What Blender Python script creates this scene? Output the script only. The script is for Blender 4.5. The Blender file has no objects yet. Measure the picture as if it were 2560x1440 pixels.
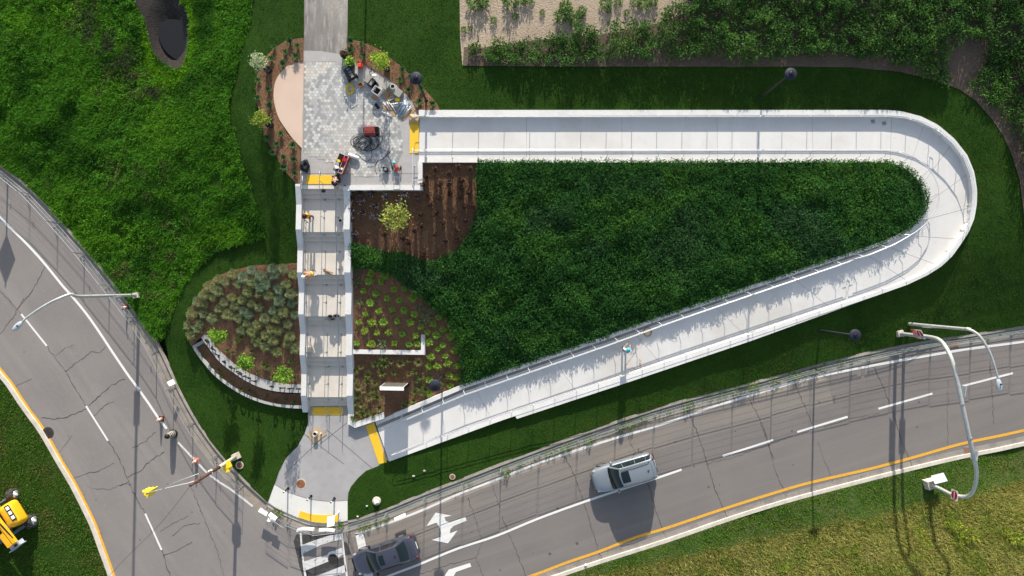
import bpy, math, random
import numpy as np
from mathutils import Vector, Matrix
from mathutils.geometry import delaunay_2d_cdt
R = math.radians
rnd = random.Random(7)
rng = np.random.default_rng(11)
SC = bpy.context.scene
COL = SC.collection

# ------------------------------------------------------------------ camera, sky, sun, exposure
FPX, CAMH = 1707.0, 49.0                 # focal length in photo pixels, flying height over the road
cd = bpy.data.cameras.new('camera'); cam = bpy.data.objects.new('camera', cd); COL.objects.link(cam)
cam.location = (0, 0, CAMH); cam.rotation_euler = (0, 0, 0)
cd.sensor_width = 36; cd.lens = 36 * FPX / 2560; cd.clip_end = 2000; cd.clip_start = 1
SC.camera = cam
EL = R(20.0); AZX = 0.02
wd = bpy.data.worlds.new('World'); SC.world = wd; wd.use_nodes = True
nt = wd.node_tree; bg = nt.nodes['Background']
sky = nt.nodes.new('ShaderNodeTexSky'); sky.sky_type = 'NISHITA'; sky.sun_disc = False
sky.sun_elevation = EL; sky.sun_rotation = R(1.0); sky.air_density = 1.0; sky.dust_density = 1.2
hs_ = nt.nodes.new('ShaderNodeHueSaturation'); hs_.inputs['Saturation'].default_value = 0.68
nt.links.new(sky.outputs[0], hs_.inputs['Color']); nt.links.new(hs_.outputs[0], bg.inputs[0]); bg.inputs[1].default_value = 0.13
sl = bpy.data.lights.new('sun', 'SUN'); sl.energy = 4.7; sl.angle = R(0.5); sl.color = (1.0, 0.93, 0.82)
so = bpy.data.objects.new('sun', sl); COL.objects.link(so)
so.rotation_euler = Vector((-AZX, -math.cos(EL), -math.sin(EL))).to_track_quat('-Z', 'Y').to_euler()
SC.view_settings.view_transform = 'Standard'; SC.view_settings.look = 'None'
SC.view_settings.exposure = 0.70; SC.view_settings.gamma = 1.0
SC.cycles.max_bounces = 5; SC.cycles.diffuse_bounces = 3; SC.cycles.glossy_bounces = 3
SC.cycles.transmission_bounces = 3; SC.cycles.transparent_max_bounces = 4

# ------------------------------------------------------------------ helpers
def W(px, py, z=0.0):                    # a photo pixel at height z -> a point of the place
    k = (CAMH - z) / FPX
    return Vector(((px - 1280) * k, -(py - 720) * k, z))

def tag(o, label=None, cat=None, group=None, kind=None):
    if label: o['label'] = label
    if cat: o['category'] = cat
    if group: o['group'] = group
    if kind: o['kind'] = kind
    return o

def empty(name, loc=(0, 0, 0), rz=0.0, label=None, cat=None, group=None):
    o = bpy.data.objects.new(name, None); COL.objects.link(o)
    o.location = loc; o.rotation_euler = (0, 0, rz); o.empty_display_size = 0.2
    return tag(o, label, cat, group)

class MB:
    def __init__(s): s.v = []; s.f = []; s.mi = []; s.cur = 0
    def add(s, vs, fs):
        b = len(s.v); s.v += [tuple(v) for v in vs]
        for f in fs: s.f.append([i + b for i in f]); s.mi.append(s.cur)
        return s
    def box(s, c, d, rz=0.0, rx=0.0, ry=0.0, taper=1.0):
        m = Matrix.Rotation(rz, 3, 'Z') @ Matrix.Rotation(ry, 3, 'Y') @ Matrix.Rotation(rx, 3, 'X')
        vs = []
        for z in (-.5, .5):
            t = taper if z > 0 else 1
            for x, y in ((-.5, -.5), (.5, -.5), (.5, .5), (-.5, .5)):
                vs.append(Vector(c) + m @ Vector((x * d[0] * t, y * d[1] * t, z * d[2])))
        return s.add(vs, [(3, 2, 1, 0), (4, 5, 6, 7), (0, 1, 5, 4), (1, 2, 6, 5), (2, 3, 7, 6), (3, 0, 4, 7)])
    def tube(s, pts, r, n=8, closed=False):
        pts = [Vector(p) for p in pts]; N = len(pts)
        rr = r if isinstance(r, (list, tuple)) else [r] * N
        up = None; vs = []
        for i, p in enumerate(pts):
            a = pts[i - 1] if (i > 0 or closed) else p
            b = pts[(i + 1) % N] if (i < N - 1 or closed) else p
            t = (b - a)
            t = t.normalized() if t.length > 1e-9 else Vector((0, 0, 1))
            if up is None: up = t.orthogonal().normalized()
            up = (up - t * up.dot(t)); up = up.normalized() if up.length > 1e-6 else t.orthogonal().normalized()
            w = t.cross(up)
            for k in range(n):
                q = 2 * math.pi * k / n
                vs.append(p + (up * math.cos(q) + w * math.sin(q)) * rr[i])
        fs = []
        for i in range(N if closed else N - 1):
            j = (i + 1) % N
            for k in range(n):
                l = (k + 1) % n
                fs.append((i * n + k, i * n + l, j * n + l, j * n + k))
        if not closed: fs += [tuple(range(n - 1, -1, -1)), tuple((N - 1) * n + k for k in range(n))]
        return s.add(vs, fs)
    def lathe(s, prof, c=(0, 0, 0), n=20, m=None):
        vs = []; fs = []; c = Vector(c)
        for r, z in prof:
            for k in range(n):
                q = 2 * math.pi * k / n; v = Vector((r * math.cos(q), r * math.sin(q), z))
                vs.append(c + (m @ v if m else v))
        P = len(prof)
        for i in range(P - 1):
            for k in range(n):
                l = (k + 1) % n
                fs.append((i * n + k, i * n + l, (i + 1) * n + l, (i + 1) * n + k))
        fs += [tuple(range(n - 1, -1, -1)), tuple((P - 1) * n + k for k in range(n))]
        return s.add(vs, fs)
    def prism(s, poly, z0, z1):
        n = len(poly)
        a = sum(poly[i][0] * poly[(i + 1) % n][1] - poly[(i + 1) % n][0] * poly[i][1] for i in range(n))
        if a < 0: poly = poly[::-1]
        vs = [(p[0], p[1], z0) for p in poly] + [(p[0], p[1], z1) for p in poly]
        fs = [tuple(range(n - 1, -1, -1)), tuple(range(n, 2 * n))]
        fs += [(i, (i + 1) % n, n + (i + 1) % n, n + i) for i in range(n)]
        return s.add(vs, fs)
    def ball(s, c, r, n=12, m=8, mat=None):
        r = r if isinstance(r, (tuple, list)) else (r, r, r)
        vs = [Vector((0, 0, -1))]
        for i in range(1, m):
            t = math.pi * i / m - math.pi / 2
            for k in range(n):
                q = 2 * math.pi * k / n
                vs.append(Vector((math.cos(t) * math.cos(q), math.cos(t) * math.sin(q), math.sin(t))))
        vs.append(Vector((0, 0, 1)))
        fs = [(0, 1 + (k + 1) % n, 1 + k) for k in range(n)]
        for i in range(m - 2):
            for k in range(n):
                a = 1 + i * n; l = (k + 1) % n
                fs.append((a + k, a + l, a + n + l, a + n + k))
        T = len(vs) - 1; a = 1 + (m - 2) * n
        fs += [(T, a + k, a + (k + 1) % n) for k in range(n)]
        vs = [Vector((v.x * r[0], v.y * r[1], v.z * r[2])) for v in vs]
        if mat: vs = [mat @ v for v in vs]
        return s.add([Vector(c) + v for v in vs], fs)
    def ribbon(s, pts, w, z):
        pts = [Vector((p[0], p[1])) for p in pts]; N = len(pts); vs = []
        ww = w if isinstance(w, list) else [w] * N
        for i, p in enumerate(pts):
            t = (pts[min(i + 1, N - 1)] - pts[max(i - 1, 0)]); t = t.normalized() if t.length else Vector((1, 0))
            nn = Vector((-t.y, t.x)) * ww[i] / 2
            vs += [(p.x - nn.x, p.y - nn.y, z), (p.x + nn.x, p.y + nn.y, z)]
        return s.add(vs, [(2 * i, 2 * i + 2, 2 * i + 3, 2 * i + 1) for i in range(N - 1)])
    def strip(s, A, B, zb):               # solid strip between two 3D polylines, top at their z, bottom at zb (number or list)
        N = len(A); zb = zb if isinstance(zb, (list, tuple)) else [zb] * N; vs = []
        for a, b, z in zip(A, B, zb):
            vs += [tuple(a), tuple(b), (b[0], b[1], z), (a[0], a[1], z)]
        fs = []
        for i in range(N - 1):
            for k in range(4):
                l = (k + 1) % 4
                fs.append((4 * i + k, 4 * i + 4 + k, 4 * i + 4 + l, 4 * i + l))
        fs += [(3, 2, 1, 0), (4 * N - 4, 4 * N - 3, 4 * N - 2, 4 * N - 1)]
        return s.add(vs, fs)
    def build(s, name, mats, parent=None, smooth=False, loc=None):
        me = bpy.data.meshes.new(name); me.from_pydata(s.v, [], s.f)
        for m in (mats if isinstance(mats, (list, tuple)) else [mats]): me.materials.append(m)
        if len(me.materials) > 1: me.polygons.foreach_set('material_index', s.mi)
        me.update()
        import bmesh
        b = bmesh.new(); b.from_mesh(me); bmesh.ops.recalc_face_normals(b, faces=b.faces); b.to_mesh(me); b.free()
        if smooth: me.shade_smooth() if hasattr(me, 'shade_smooth') else None
        o = bpy.data.objects.new(name, me); COL.objects.link(o)
        if parent: o.parent = parent
        if loc: o.location = loc
        return o

def copy_tree(o, parent=None):
    c = o.copy(); COL.objects.link(c); c.parent = parent
    for ch in [x for x in o.children]: copy_tree(ch, c)
    return c

def resample(pts, n):
    P = np.array([[p[0], p[1]] for p in pts], float); d = np.r_[0, np.cumsum(np.hypot(*np.diff(P, axis=0).T))]
    t = np.linspace(0, d[-1], n)
    return [(float(np.interp(q, d, P[:, 0])), float(np.interp(q, d, P[:, 1]))) for q in t]

def smooth_line(pts, n):                 # Catmull-Rom through points (any dimension), n per segment
    P = [np.array(p, float) for p in pts]; out = []
    for i in range(len(P) - 1):
        p0, p1, p2, p3 = P[max(i - 1, 0)], P[i], P[i + 1], P[min(i + 2, len(P) - 1)]
        for k in range(n):
            t = k / n
            out.append(tuple(.5 * ((2 * p1) + (-p0 + p2) * t + (2 * p0 - 5 * p1 + 4 * p2 - p3) * t * t + (-p0 + 3 * p1 - 3 * p2 + p3) * t ** 3)))
    out.append(tuple(P[-1])); return out

_lat = {}
def vnoise(x, y, sc, seed=0):            # smooth value noise 0..1
    if seed not in _lat: _lat[seed] = np.random.default_rng(seed).random((256, 256))
    L = _lat[seed]; x = np.asarray(x) / sc + 500.3; y = np.asarray(y) / sc + 500.7
    i = np.floor(x).astype(int); j = np.floor(y).astype(int); u = x - i; v = y - j
    u = u * u * (3 - 2 * u); v = v * v * (3 - 2 * v)
    g = lambda a, b: L[a % 256, b % 256]
    return (g(i, j) * (1 - u) + g(i + 1, j) * u) * (1 - v) + (g(i, j + 1) * (1 - u) + g(i + 1, j + 1) * u) * v

def inside(x, y, poly):
    x = np.asarray(x); y = np.asarray(y); c = np.zeros(x.shape, bool); n = len(poly)
    for i in range(n):
        x0, y0 = poly[i][0], poly[i][1]; x1, y1 = poly[i - 1][0], poly[i - 1][1]
        if y0 == y1: continue
        c ^= ((y0 > y) != (y1 > y)) & (x < (x1 - x0) * (y - y0) / (y1 - y0) + x0)
    return c

# ------------------------------------------------------------------ materials
def mat(name, col, rough=0.85, noise=(), bump=None, metal=0.0, attr=False, spec=0.3, emit=None, trans=0.0, coat=0.0):
    m = bpy.data.materials.new(name); m.use_nodes = True; N = m.node_tree; L = N.links
    p = N.nodes['Principled BSDF']; p.inputs['Roughness'].default_value = rough; p.inputs['Metallic'].default_value = metal
    p.inputs['Specular IOR Level'].default_value = spec; p.inputs['Coat Weight'].default_value = coat
    p.inputs['Coat Roughness'].default_value = 0.05
    tc = N.nodes.new('ShaderNodeTexCoord')
    rgb = N.nodes.new('ShaderNodeRGB'); rgb.outputs[0].default_value = (*col, 1); cur = rgb.outputs[0]
    if attr:
        a = N.nodes.new('ShaderNodeVertexColor'); a.layer_name = 'tint'
        x = N.nodes.new('ShaderNodeMix'); x.data_type = 'RGBA'; x.blend_type = 'MULTIPLY'; x.inputs[0].default_value = 1
        L.new(cur, x.inputs[6]); L.new(a.outputs[0], x.inputs[7]); cur = x.outputs[2]
    for e in noise:                      # (scale, colour2, low, high[, detail, (rot, sx, sy)])
        sc, c2, lo, hi = e[:4]; det = e[4] if len(e) > 4 else 4
        mp = N.nodes.new('ShaderNodeMapping'); L.new(tc.outputs['Object'], mp.inputs[0])
        if len(e) > 5:                   # stretch along a direction: rotate first, then scale
            mp.vector_type = 'TEXTURE'; mp.inputs['Rotation'].default_value = (0, 0, e[5][0]); mp.inputs['Scale'].default_value = (e[5][1], e[5][2], 1)
        t = N.nodes.new('ShaderNodeTexNoise'); t.inputs['Scale'].default_value = sc; t.inputs['Detail'].default_value = det
        t.inputs['Roughness'].default_value = 0.6; L.new(mp.outputs[0], t.inputs['Vector'])
        r = N.nodes.new('ShaderNodeMapRange'); r.inputs[1].default_value = lo; r.inputs[2].default_value = hi
        L.new(t.outputs[0], r.inputs[0])
        x = N.nodes.new('ShaderNodeMix'); x.data_type = 'RGBA'
        L.new(r.outputs[0], x.inputs[0]); L.new(cur, x.inputs[6]); x.inputs[7].default_value = (*c2, 1); cur = x.outputs[2]
    L.new(cur, p.inputs['Base Color'])
    if bump:
        t = N.nodes.new('ShaderNodeTexNoise'); t.inputs['Scale'].default_value = bump[0]; t.inputs['Detail'].default_value = 5
        L.new(tc.outputs['Object'], t.inputs['Vector'])
        b = N.nodes.new('ShaderNodeBump'); b.inputs['Strength'].default_value = bump[1]; b.inputs['Distance'].default_value = bump[2]
        L.new(t.outputs[0], b.inputs['Height']); L.new(b.outputs[0], p.inputs['Normal'])
    if trans: p.inputs['Transmission Weight'].default_value = trans
    return m
M = {}
LROT, RROT = R(-54), R(18)
M['asphalt'] = mat('asphalt', (.245, .222, .208), .9, [(.35, (.215, .195, .185), .38, .7), (.5, (.275, .25, .232), .5, .72, 4, (LROT, 12, .9)), (1.1, (.20, .182, .172), .58, .78, 4, (LROT, 16, 1)), (3.5, (.27, .245, .23), .55, .8), (28, (.15, .14, .135), .52, .75, 2), (60, (.34, .32, .30), .62, .8, 2)], (40, .25, .01))
M['asphalt_right'] = mat('asphalt_right', (.200, .181, .169), .9, [(.5, (.165, .149, .140), .40, .70, 4, (RROT, 14, 1)), (1.6, (.235, .213, .195), .5, .8, 3, (RROT, 30, 1)), (.25, (.215, .193, .178), .45, .75), (4, (.175, .158, .148), .56, .8), (28, (.14, .13, .125), .52, .75, 2), (60, (.33, .31, .29), .62, .8, 2)], (40, .25, .01))
M['dust_thin'] = mat('dust_thin', (.245, .217, .19), .95, [(.8, (.205, .183, .168), .45, .65, 4, (RROT, 8, 1)), (28, (.16, .145, .135), .55, .78, 2)])
M['dust'] = mat('dust', (.33, .275, .22), .95, [(1.4, (.22, .19, .165), .45, .7), (20, (.38, .33, .27), .5, .8)])
M['patch'] = mat('patch', (.055, .052, .052), .9, [(2.2, (.12, .115, .11), .5, .75)])
M['white_paint'] = mat('white_paint', (.74, .73, .70), .8, [(7, (.45, .43, .41), .62, .82), (40, (.62, .6, .58), .55, .85)])
M['worn_paint'] = mat('worn_paint', (.66, .645, .62), .8, [(3, (.27, .25, .24), .60, .68), (30, (.42, .40, .38), .56, .8)])
M['yellow_paint'] = mat('yellow_paint', (.72, .38, .045), .8, [(6, (.42, .27, .10), .54, .74), (30, (.55, .31, .06), .55, .8)])
M['tactile'] = mat('tactile', (.82, .50, .03), .7, [(3, (.72, .44, .07), .5, .8), (9, (.55, .36, .12), .62, .85)], (14, .15, .02))
M['crack'] = mat('crack', (.075, .066, .060), .95, [(1.2, (.15, .135, .125), .48, .7)])
M['oil'] = mat('oil', (.10, .092, .088), .7)
M['kerb_old'] = mat('kerb_old', (.36, .325, .28), .9, [(1.5, (.25, .225, .195), .42, .7), (14, (.18, .165, .14), .58, .8)], (25, .3, .01))
M['wall_grey'] = mat('wall_grey', (.46, .455, .44), .85, [(.8, (.39, .385, .375), .42, .72), (6, (.33, .32, .30), .6, .82)], (50, .1, .004))
M['kerb'] = mat('kerb', (.62, .565, .485), .9, [(1.5, (.48, .44, .38), .42, .7), (14, (.25, .23, .20), .58, .8)], (25, .3, .01))
M['gutter'] = mat('gutter', (.30, .275, .25), .9, [(1.1, (.215, .195, .18), .42, .68), (9, (.16, .145, .125), .6, .8)], (25, .3, .01))
M['concrete'] = mat('concrete', (.60, .585, .565), .85, [(.6, (.54, .53, .515), .4, .75), (3.5, (.50, .48, .455), .58, .85), (35, (.64, .63, .61), .55, .8)], (50, .12, .005))
M['deck'] = mat('deck', (.675, .655, .625), .8, [(.45, (.64, .625, .60), .40, .70), (4, (.56, .54, .51), .58, .88), (1.3, (.71, .69, .66), .5, .8, 3, (R(90), 10, 1)), (.18, (.575, .55, .51), .50, .66), (14, (.56, .54, .51), .60, .85)], (50, .12, .005))
M['wall'] = mat('wall', (.70, .69, .67), .8, [(.8, (.60, .59, .57), .45, .75), (6, (.50, .48, .45), .62, .82)], (50, .08, .004))
M['apron'] = mat('apron', (.66, .65, .61), .85, [(.7, (.58, .565, .53), .45, .72), (25, (.70, .69, .66), .5, .8)])
M['plaza'] = mat('plaza', (.40, .385, .375), .85, [(.5, (.36, .345, .335), .4, .7), (2.5, (.45, .435, .42), .5, .8), (25, (.33, .32, .31), .58, .8)], (40, .12, .005))
M['plaza_low'] = mat('plaza_low', (.345, .335, .335), .85, [(.35, (.40, .39, .385), .42, .7), (2.0, (.30, .29, .29), .5, .8), (30, (.40, .39, .385), .58, .8)], (40, .12, .005))
M['pink'] = mat('pink', (.60, .455, .36), .85, [(.5, (.55, .41, .32), .42, .7), (30, (.66, .51, .41), .55, .8)], (40, .1, .004))
M['stair'] = mat('stair', (.66, .60, .52), .85, [(1.1, (.56, .51, .44), .45, .72), (6, (.42, .38, .33), .62, .85), (.5, (.60, .575, .53), .5, .8)], (40, .15, .005))
M['path'] = mat('path', (.34, .31, .275), .9, [(.5, (.17, .16, .15), .42, .62, 5, (0, 1, 3)), (2, (.42, .39, .35), .48, .75, 4, (0, .5, 3)), (8, (.20, .19, .175), .52, .72)], (30, .2, .006))
M['grout'] = mat('grout', (.30, .285, .265), .95)
M['hex'] = mat('hex', (.74, .71, .66), .85, [(.5, (.62, .56, .48), .48, .75), (20, (.55, .53, .5), .55, .8)], attr=True)
M['lawn'] = mat('lawn', (.029, .073, .009), .95, [(.35, (.017, .048, .006), .4, .65), (1.6, (.034, .074, .008), .5, .75), (22, (.010, .030, .004), .45, .7), (7, (.046, .084, .011), .55, .8)], (18, .7, .06), spec=.1)
M['grass_soil'] = mat('grass_soil', (.034, .105, .007), .95, [(.6, (.026, .072, .006), .45, .65), (9, (.018, .050, .006), .45, .7), (3, (.055, .13, .010), .55, .75)], (10, .8, .1), spec=.1)
M['verge'] = mat('verge', (.060, .100, .022), .95, [(.5, (.115, .115, .042), .48, .68), (9, (.025, .05, .013), .45, .7), (2.5, (.11, .105, .05), .58, .75)], (12, .8, .08), spec=.1)
M['mulch'] = mat('mulch', (.225, .125, .072), .95, [(9, (.11, .058, .036), .47, .72), (22, (.38, .24, .14), .54, .74), (1.2, (.175, .092, .054), .45, .7)], (22, .45, .03), spec=.05)
M['mulch_chip'] = mat('mulch_chip', (.30, .18, .105), .95, attr=True, spec=.1)
M['dark_soil'] = mat('dark_soil', (.040, .034, .030), .95, [(6, (.022, .019, .018), .4, .65), (20, (.07, .06, .05), .55, .75)], (14, 1.0, .06))
M['cover_soil'] = mat('cover_soil', (.020, .034, .012), .95, [(8, (.014, .022, .010), .45, .7)])
M['dirt'] = mat('dirt', (.42, .335, .245), .95, [(.8, (.35, .275, .20), .42, .68), (6, (.48, .39, .29), .5, .75), (18, (.22, .17, .125), .55, .75)], (9, .8, .05))
M['dirt_bank'] = mat('dirt_bank', (.125, .090, .066), .95, [(.8, (.09, .066, .05), .42, .68), (9, (.17, .125, .095), .5, .75)], (9, .8, .05))
M['pond'] = mat('pond', (.010, .009, .010), .35, [(30, (.05, .05, .05), .72, .76)], spec=.5)
def foliage(name, tr, spec):               # leaf surface that lets some light through
    m = mat(name, (1, 1, 1), .75, attr=True, spec=spec); N = m.node_tree; L = N.links; p = N.nodes['Principled BSDF']
    t = N.nodes.new('ShaderNodeBsdfTranslucent'); x = N.nodes.new('ShaderNodeMixShader'); x.inputs[0].default_value = tr
    L.new(p.inputs['Base Color'].links[0].from_socket, t.inputs[0]); L.new(p.outputs[0], x.inputs[1]); L.new(t.outputs[0], x.inputs[2])
    L.new(x.outputs[0], N.nodes['Material Output'].inputs[0]); return m
M['blade'] = foliage('blade', .35, .05)
M['leaf'] = foliage('leaf', .30, .04)
M['bark'] = mat('bark', (.12, .085, .06), .95, [(12, (.07, .05, .035), .4, .7)])
M['twig'] = mat('twig', (.085, .060, .055), .95, attr=True)
M['galv'] = mat('galv', (.42, .43, .44), .45, [(5, (.33, .34, .35), .4, .7)], metal=.6)
M['pole_grey'] = mat('pole_grey', (.50, .51, .50), .5, [(3, (.40, .41, .40), .4, .7)], metal=.3)
M['steel'] = mat('steel', (.62, .63, .64), .35, metal=.75)
M['rail_white'] = mat('rail_white', (.70, .70, .69), .4, metal=.3)
M['black'] = mat('black', (.012, .012, .014), .5)
M['black_metal'] = mat('black_metal', (.018, .019, .025), .5, spec=.3)
M['lamp_dish'] = mat('lamp_dish', (.020, .024, .042), .6, spec=.2)
M['rubber'] = mat('rubber', (.018, .018, .018), .8)
M['tyre'] = mat('tyre', (.035, .034, .033), .9, [(6, (.075, .07, .062), .5, .7)])
M['cable'] = mat('cable', (.022, .026, .030), .6)
M['hose_red'] = mat('hose_red', (.10, .04, .04), .7)
M['hose_orange'] = mat('hose_orange', (.55, .26, .05), .7)
M['orange'] = mat('orange', (.75, .15, .045), .6, [(8, (.6, .2, .09), .55, .8)])
M['cone_pink'] = mat('cone_pink', (.68, .26, .16), .7, [(8, (.5, .2, .14), .55, .8)])
M['red'] = mat('red', (.24, .045, .040), .5, [(6, (.20, .03, .028), .5, .75)])
M['red_bright'] = mat('red_bright', (.75, .07, .035), .5)
M['sign_red'] = mat('sign_red', (.42, .012, .03), .5)
M['sign_white'] = mat('sign_white', (.80, .80, .79), .6)
M['sign_back'] = mat('sign_back', (.46, .50, .55), .5, [(3, (.40, .44, .49), .4, .7)], metal=.2)
M['machine'] = mat('machine', (.78, .42, .012), .45, [(2, (.70, .36, .012), .45, .75), (12, (.5, .27, .03), .66, .85)], spec=.5)
M['signal'] = mat('signal', (.85, .62, .03), .5)
M['blue_grey'] = mat('blue_grey', (.10, .12, .16), .6)
M['cardboard'] = mat('cardboard', (.40, .27, .155), .9, [(4, (.32, .21, .12), .45, .75)])
M['plywood'] = mat('plywood', (.46, .35, .22), .9, [(3, (.38, .28, .17), .45, .75, 4, (R(40), 4, 1))])
M['wood'] = mat('wood', (.36, .20, .11), .9, [(6, (.25, .14, .08), .45, .75)])
M['grey_box'] = mat('grey_box', (.30, .30, .265), .8, [(4, (.25, .25, .22), .45, .75)])
M['white'] = mat('white', (.78, .77, .75), .6)
M['beige'] = mat('beige', (.52, .47, .40), .8, [(5, (.40, .35, .29), .45, .75)])
M['rust'] = mat('rust', (.30, .135, .07), .9, [(14, (.17, .075, .045), .45, .7), (40, (.40, .22, .13), .55, .8)])
M['iron'] = mat('iron', (.050, .045, .042), .8, [(14, (.025, .023, .022), .45, .7)])
M['pole_wood'] = mat('pole_wood', (.12, .065, .050), .9, [(5, (.075, .042, .035), .4, .7)])
M['pot'] = mat('pot', (.016, .016, .017), .6)
M['suv_paint'] = mat('suv_paint', (.235, .27, .305), .35, [(1.5, (.22, .25, .285), .45, .75)], metal=.3, spec=.5, coat=.5)
M['sedan_paint'] = mat('sedan_paint', (.060, .066, .095), .28, [(1.5, (.068, .072, .10), .45, .75)], metal=.35, spec=.5, coat=.6)
M['car_glass'] = mat('car_glass', (.010, .018, .021), .06, spec=.35)
M['tail'] = mat('tail', (.16, .012, .016), .3)
M['head'] = mat('head', (.30, .31, .33), .2)
M['alloy'] = mat('alloy', (.20, .20, .21), .4, metal=.6)
M['fence_green'] = mat('fence_green', (.20, .23, .21), .6, [(2, (.30, .31, .29), .5, .7)])
M['panel_board'] = mat('panel_board', (.085, .085, .07), .6, [(1.5, (.12, .10, .09), .5, .62)])
M['skin'] = mat('skin', (.42, .24, .16), .6)
M['hivis'] = mat('hivis', (.90, .24, .03), .7)
M['hivis_yellow'] = mat('hivis_yellow', (.75, .80, .10), .6)
M['dark_cloth'] = mat('dark_cloth', (.016, .017, .022), .9, [(9, (.03, .032, .042), .5, .75)])
M['jeans'] = mat('jeans', (.05, .06, .09), .9)
M['grey_cloth'] = mat('grey_cloth', (.30, .30, .31), .9)
M['teal'] = mat('teal', (.05, .42, .45), .4)
M['purple'] = mat('purple', (.22, .10, .32), .6)
M['letter'] = mat('letter', (.022, .023, .026), .45, metal=.4)
M['blue_pipe'] = mat('blue_pipe', (.34, .42, .50), .4, metal=.4)
# ------------------------------------------------------------------ heights: ramp, stairs, terrain
ZB, ZT = 0.12, 3.18                      # lower and upper plaza
RISE = (ZT - ZB) / 18
# ramp edges in the photo (outer = away from the planted triangle), three runs matched end to end
OUT = [[(1047, 276), (2216, 276)],
       [(2216, 276), (2254, 279), (2303, 292), (2345, 313), (2386, 348), (2418, 389), (2435, 431), (2442, 476), (2441, 511), (2435, 546), (2421, 580), (2400, 612), (2380, 640), (2352, 666), (2317, 688), (2268, 711)],
       [(2268, 711), (2192, 738), (1560, 950), (1257, 1049), (972, 1153)]]
INN = [[(1047, 405), (2213, 405)],
       [(2213, 405), (2241, 410), (2268, 424), (2289, 443), (2303, 462), (2312, 490), (2311, 514), (2303, 535), (2282, 563), (2254, 582), (2206, 604), (2147, 624)],
       [(2147, 624), (2060, 653), (1658, 788), (1500, 845), (1152, 964), (935, 1056)]]
NS = [40, 60, 50]
ro, ri = [], []
for a, b, n in zip(OUT, INN, NS):
    A = resample(a, n); B = resample(b, n)
    if ro: A, B = A[1:], B[1:]
    ro += A; ri += B
RN = len(ro); NU, NC = NS[0], NS[0] + NS[1] - 1      # station counts: end of upper run, end of curve
mid = [((a[0] + b[0]) / 2, (a[1] + b[1]) / 2) for a, b in zip(ro, ri)]
cum = [0.0]
for i in range(1, RN): cum.append(cum[-1] + math.dist(mid[i], mid[i - 1]))
RZ = [ZT - (ZT - ZB) * c / cum[-1] for c in cum]
def sstep(t): t = min(1, max(0, t)); return t * t * (3 - 2 * t)
WHO = [0.40 if i < NU else 0.40 + (-0.36) * sstep((i - NU - 40) / 24) for i in range(RN)]   # outer wall above deck
WHI = [0.02 if i < NU + 22 else 0.02 + 0.36 * sstep((i - NU - 22) / 26) for i in range(RN)] # inner wall above deck

RO = [W(p[0], p[1], z + h) for p, z, h in zip(ro, RZ, WHO)]      # the wall tops are what the photo shows
RI = [W(p[0], p[1], z + h) for p, z, h in zip(ri, RZ, WHI)]
for i in range(RN): RO[i].z = RI[i].z = RZ[i]

# stairs: photo rows of each flight's top edge and of its foot
FL = [(472, 496.5), (580, 603.5), (686.6, 709.6), (790.8, 811), (892, 913.5), (992.7, 1013)]
def wy(py, z): return -(py - 720) * (CAMH - z) / FPX
FLY = []
for k, (a, b) in enumerate(FL):
    z0 = ZT - 3 * RISE * k; FLY.append((wy(a, z0), wy(b, z0 - 3 * RISE), z0, z0 - 3 * RISE))
XL0, XL1, XR0, XR1 = -14.50, -14.14, -11.29, -10.87          # faces of the two stair walls
SHEAR = .0245                            # the stairs run slightly askew
def askew(o):
    for v in o.data.vertices: v.co.x += (v.co.y - 6.9) * SHEAR
    return o
def stair_z(y):
    for a, b, z0, z1 in FLY:
        if y > a: return z0
        if y > b: return z0 + (z1 - z0) * (a - y) / (a - b)
    return ZB

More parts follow.
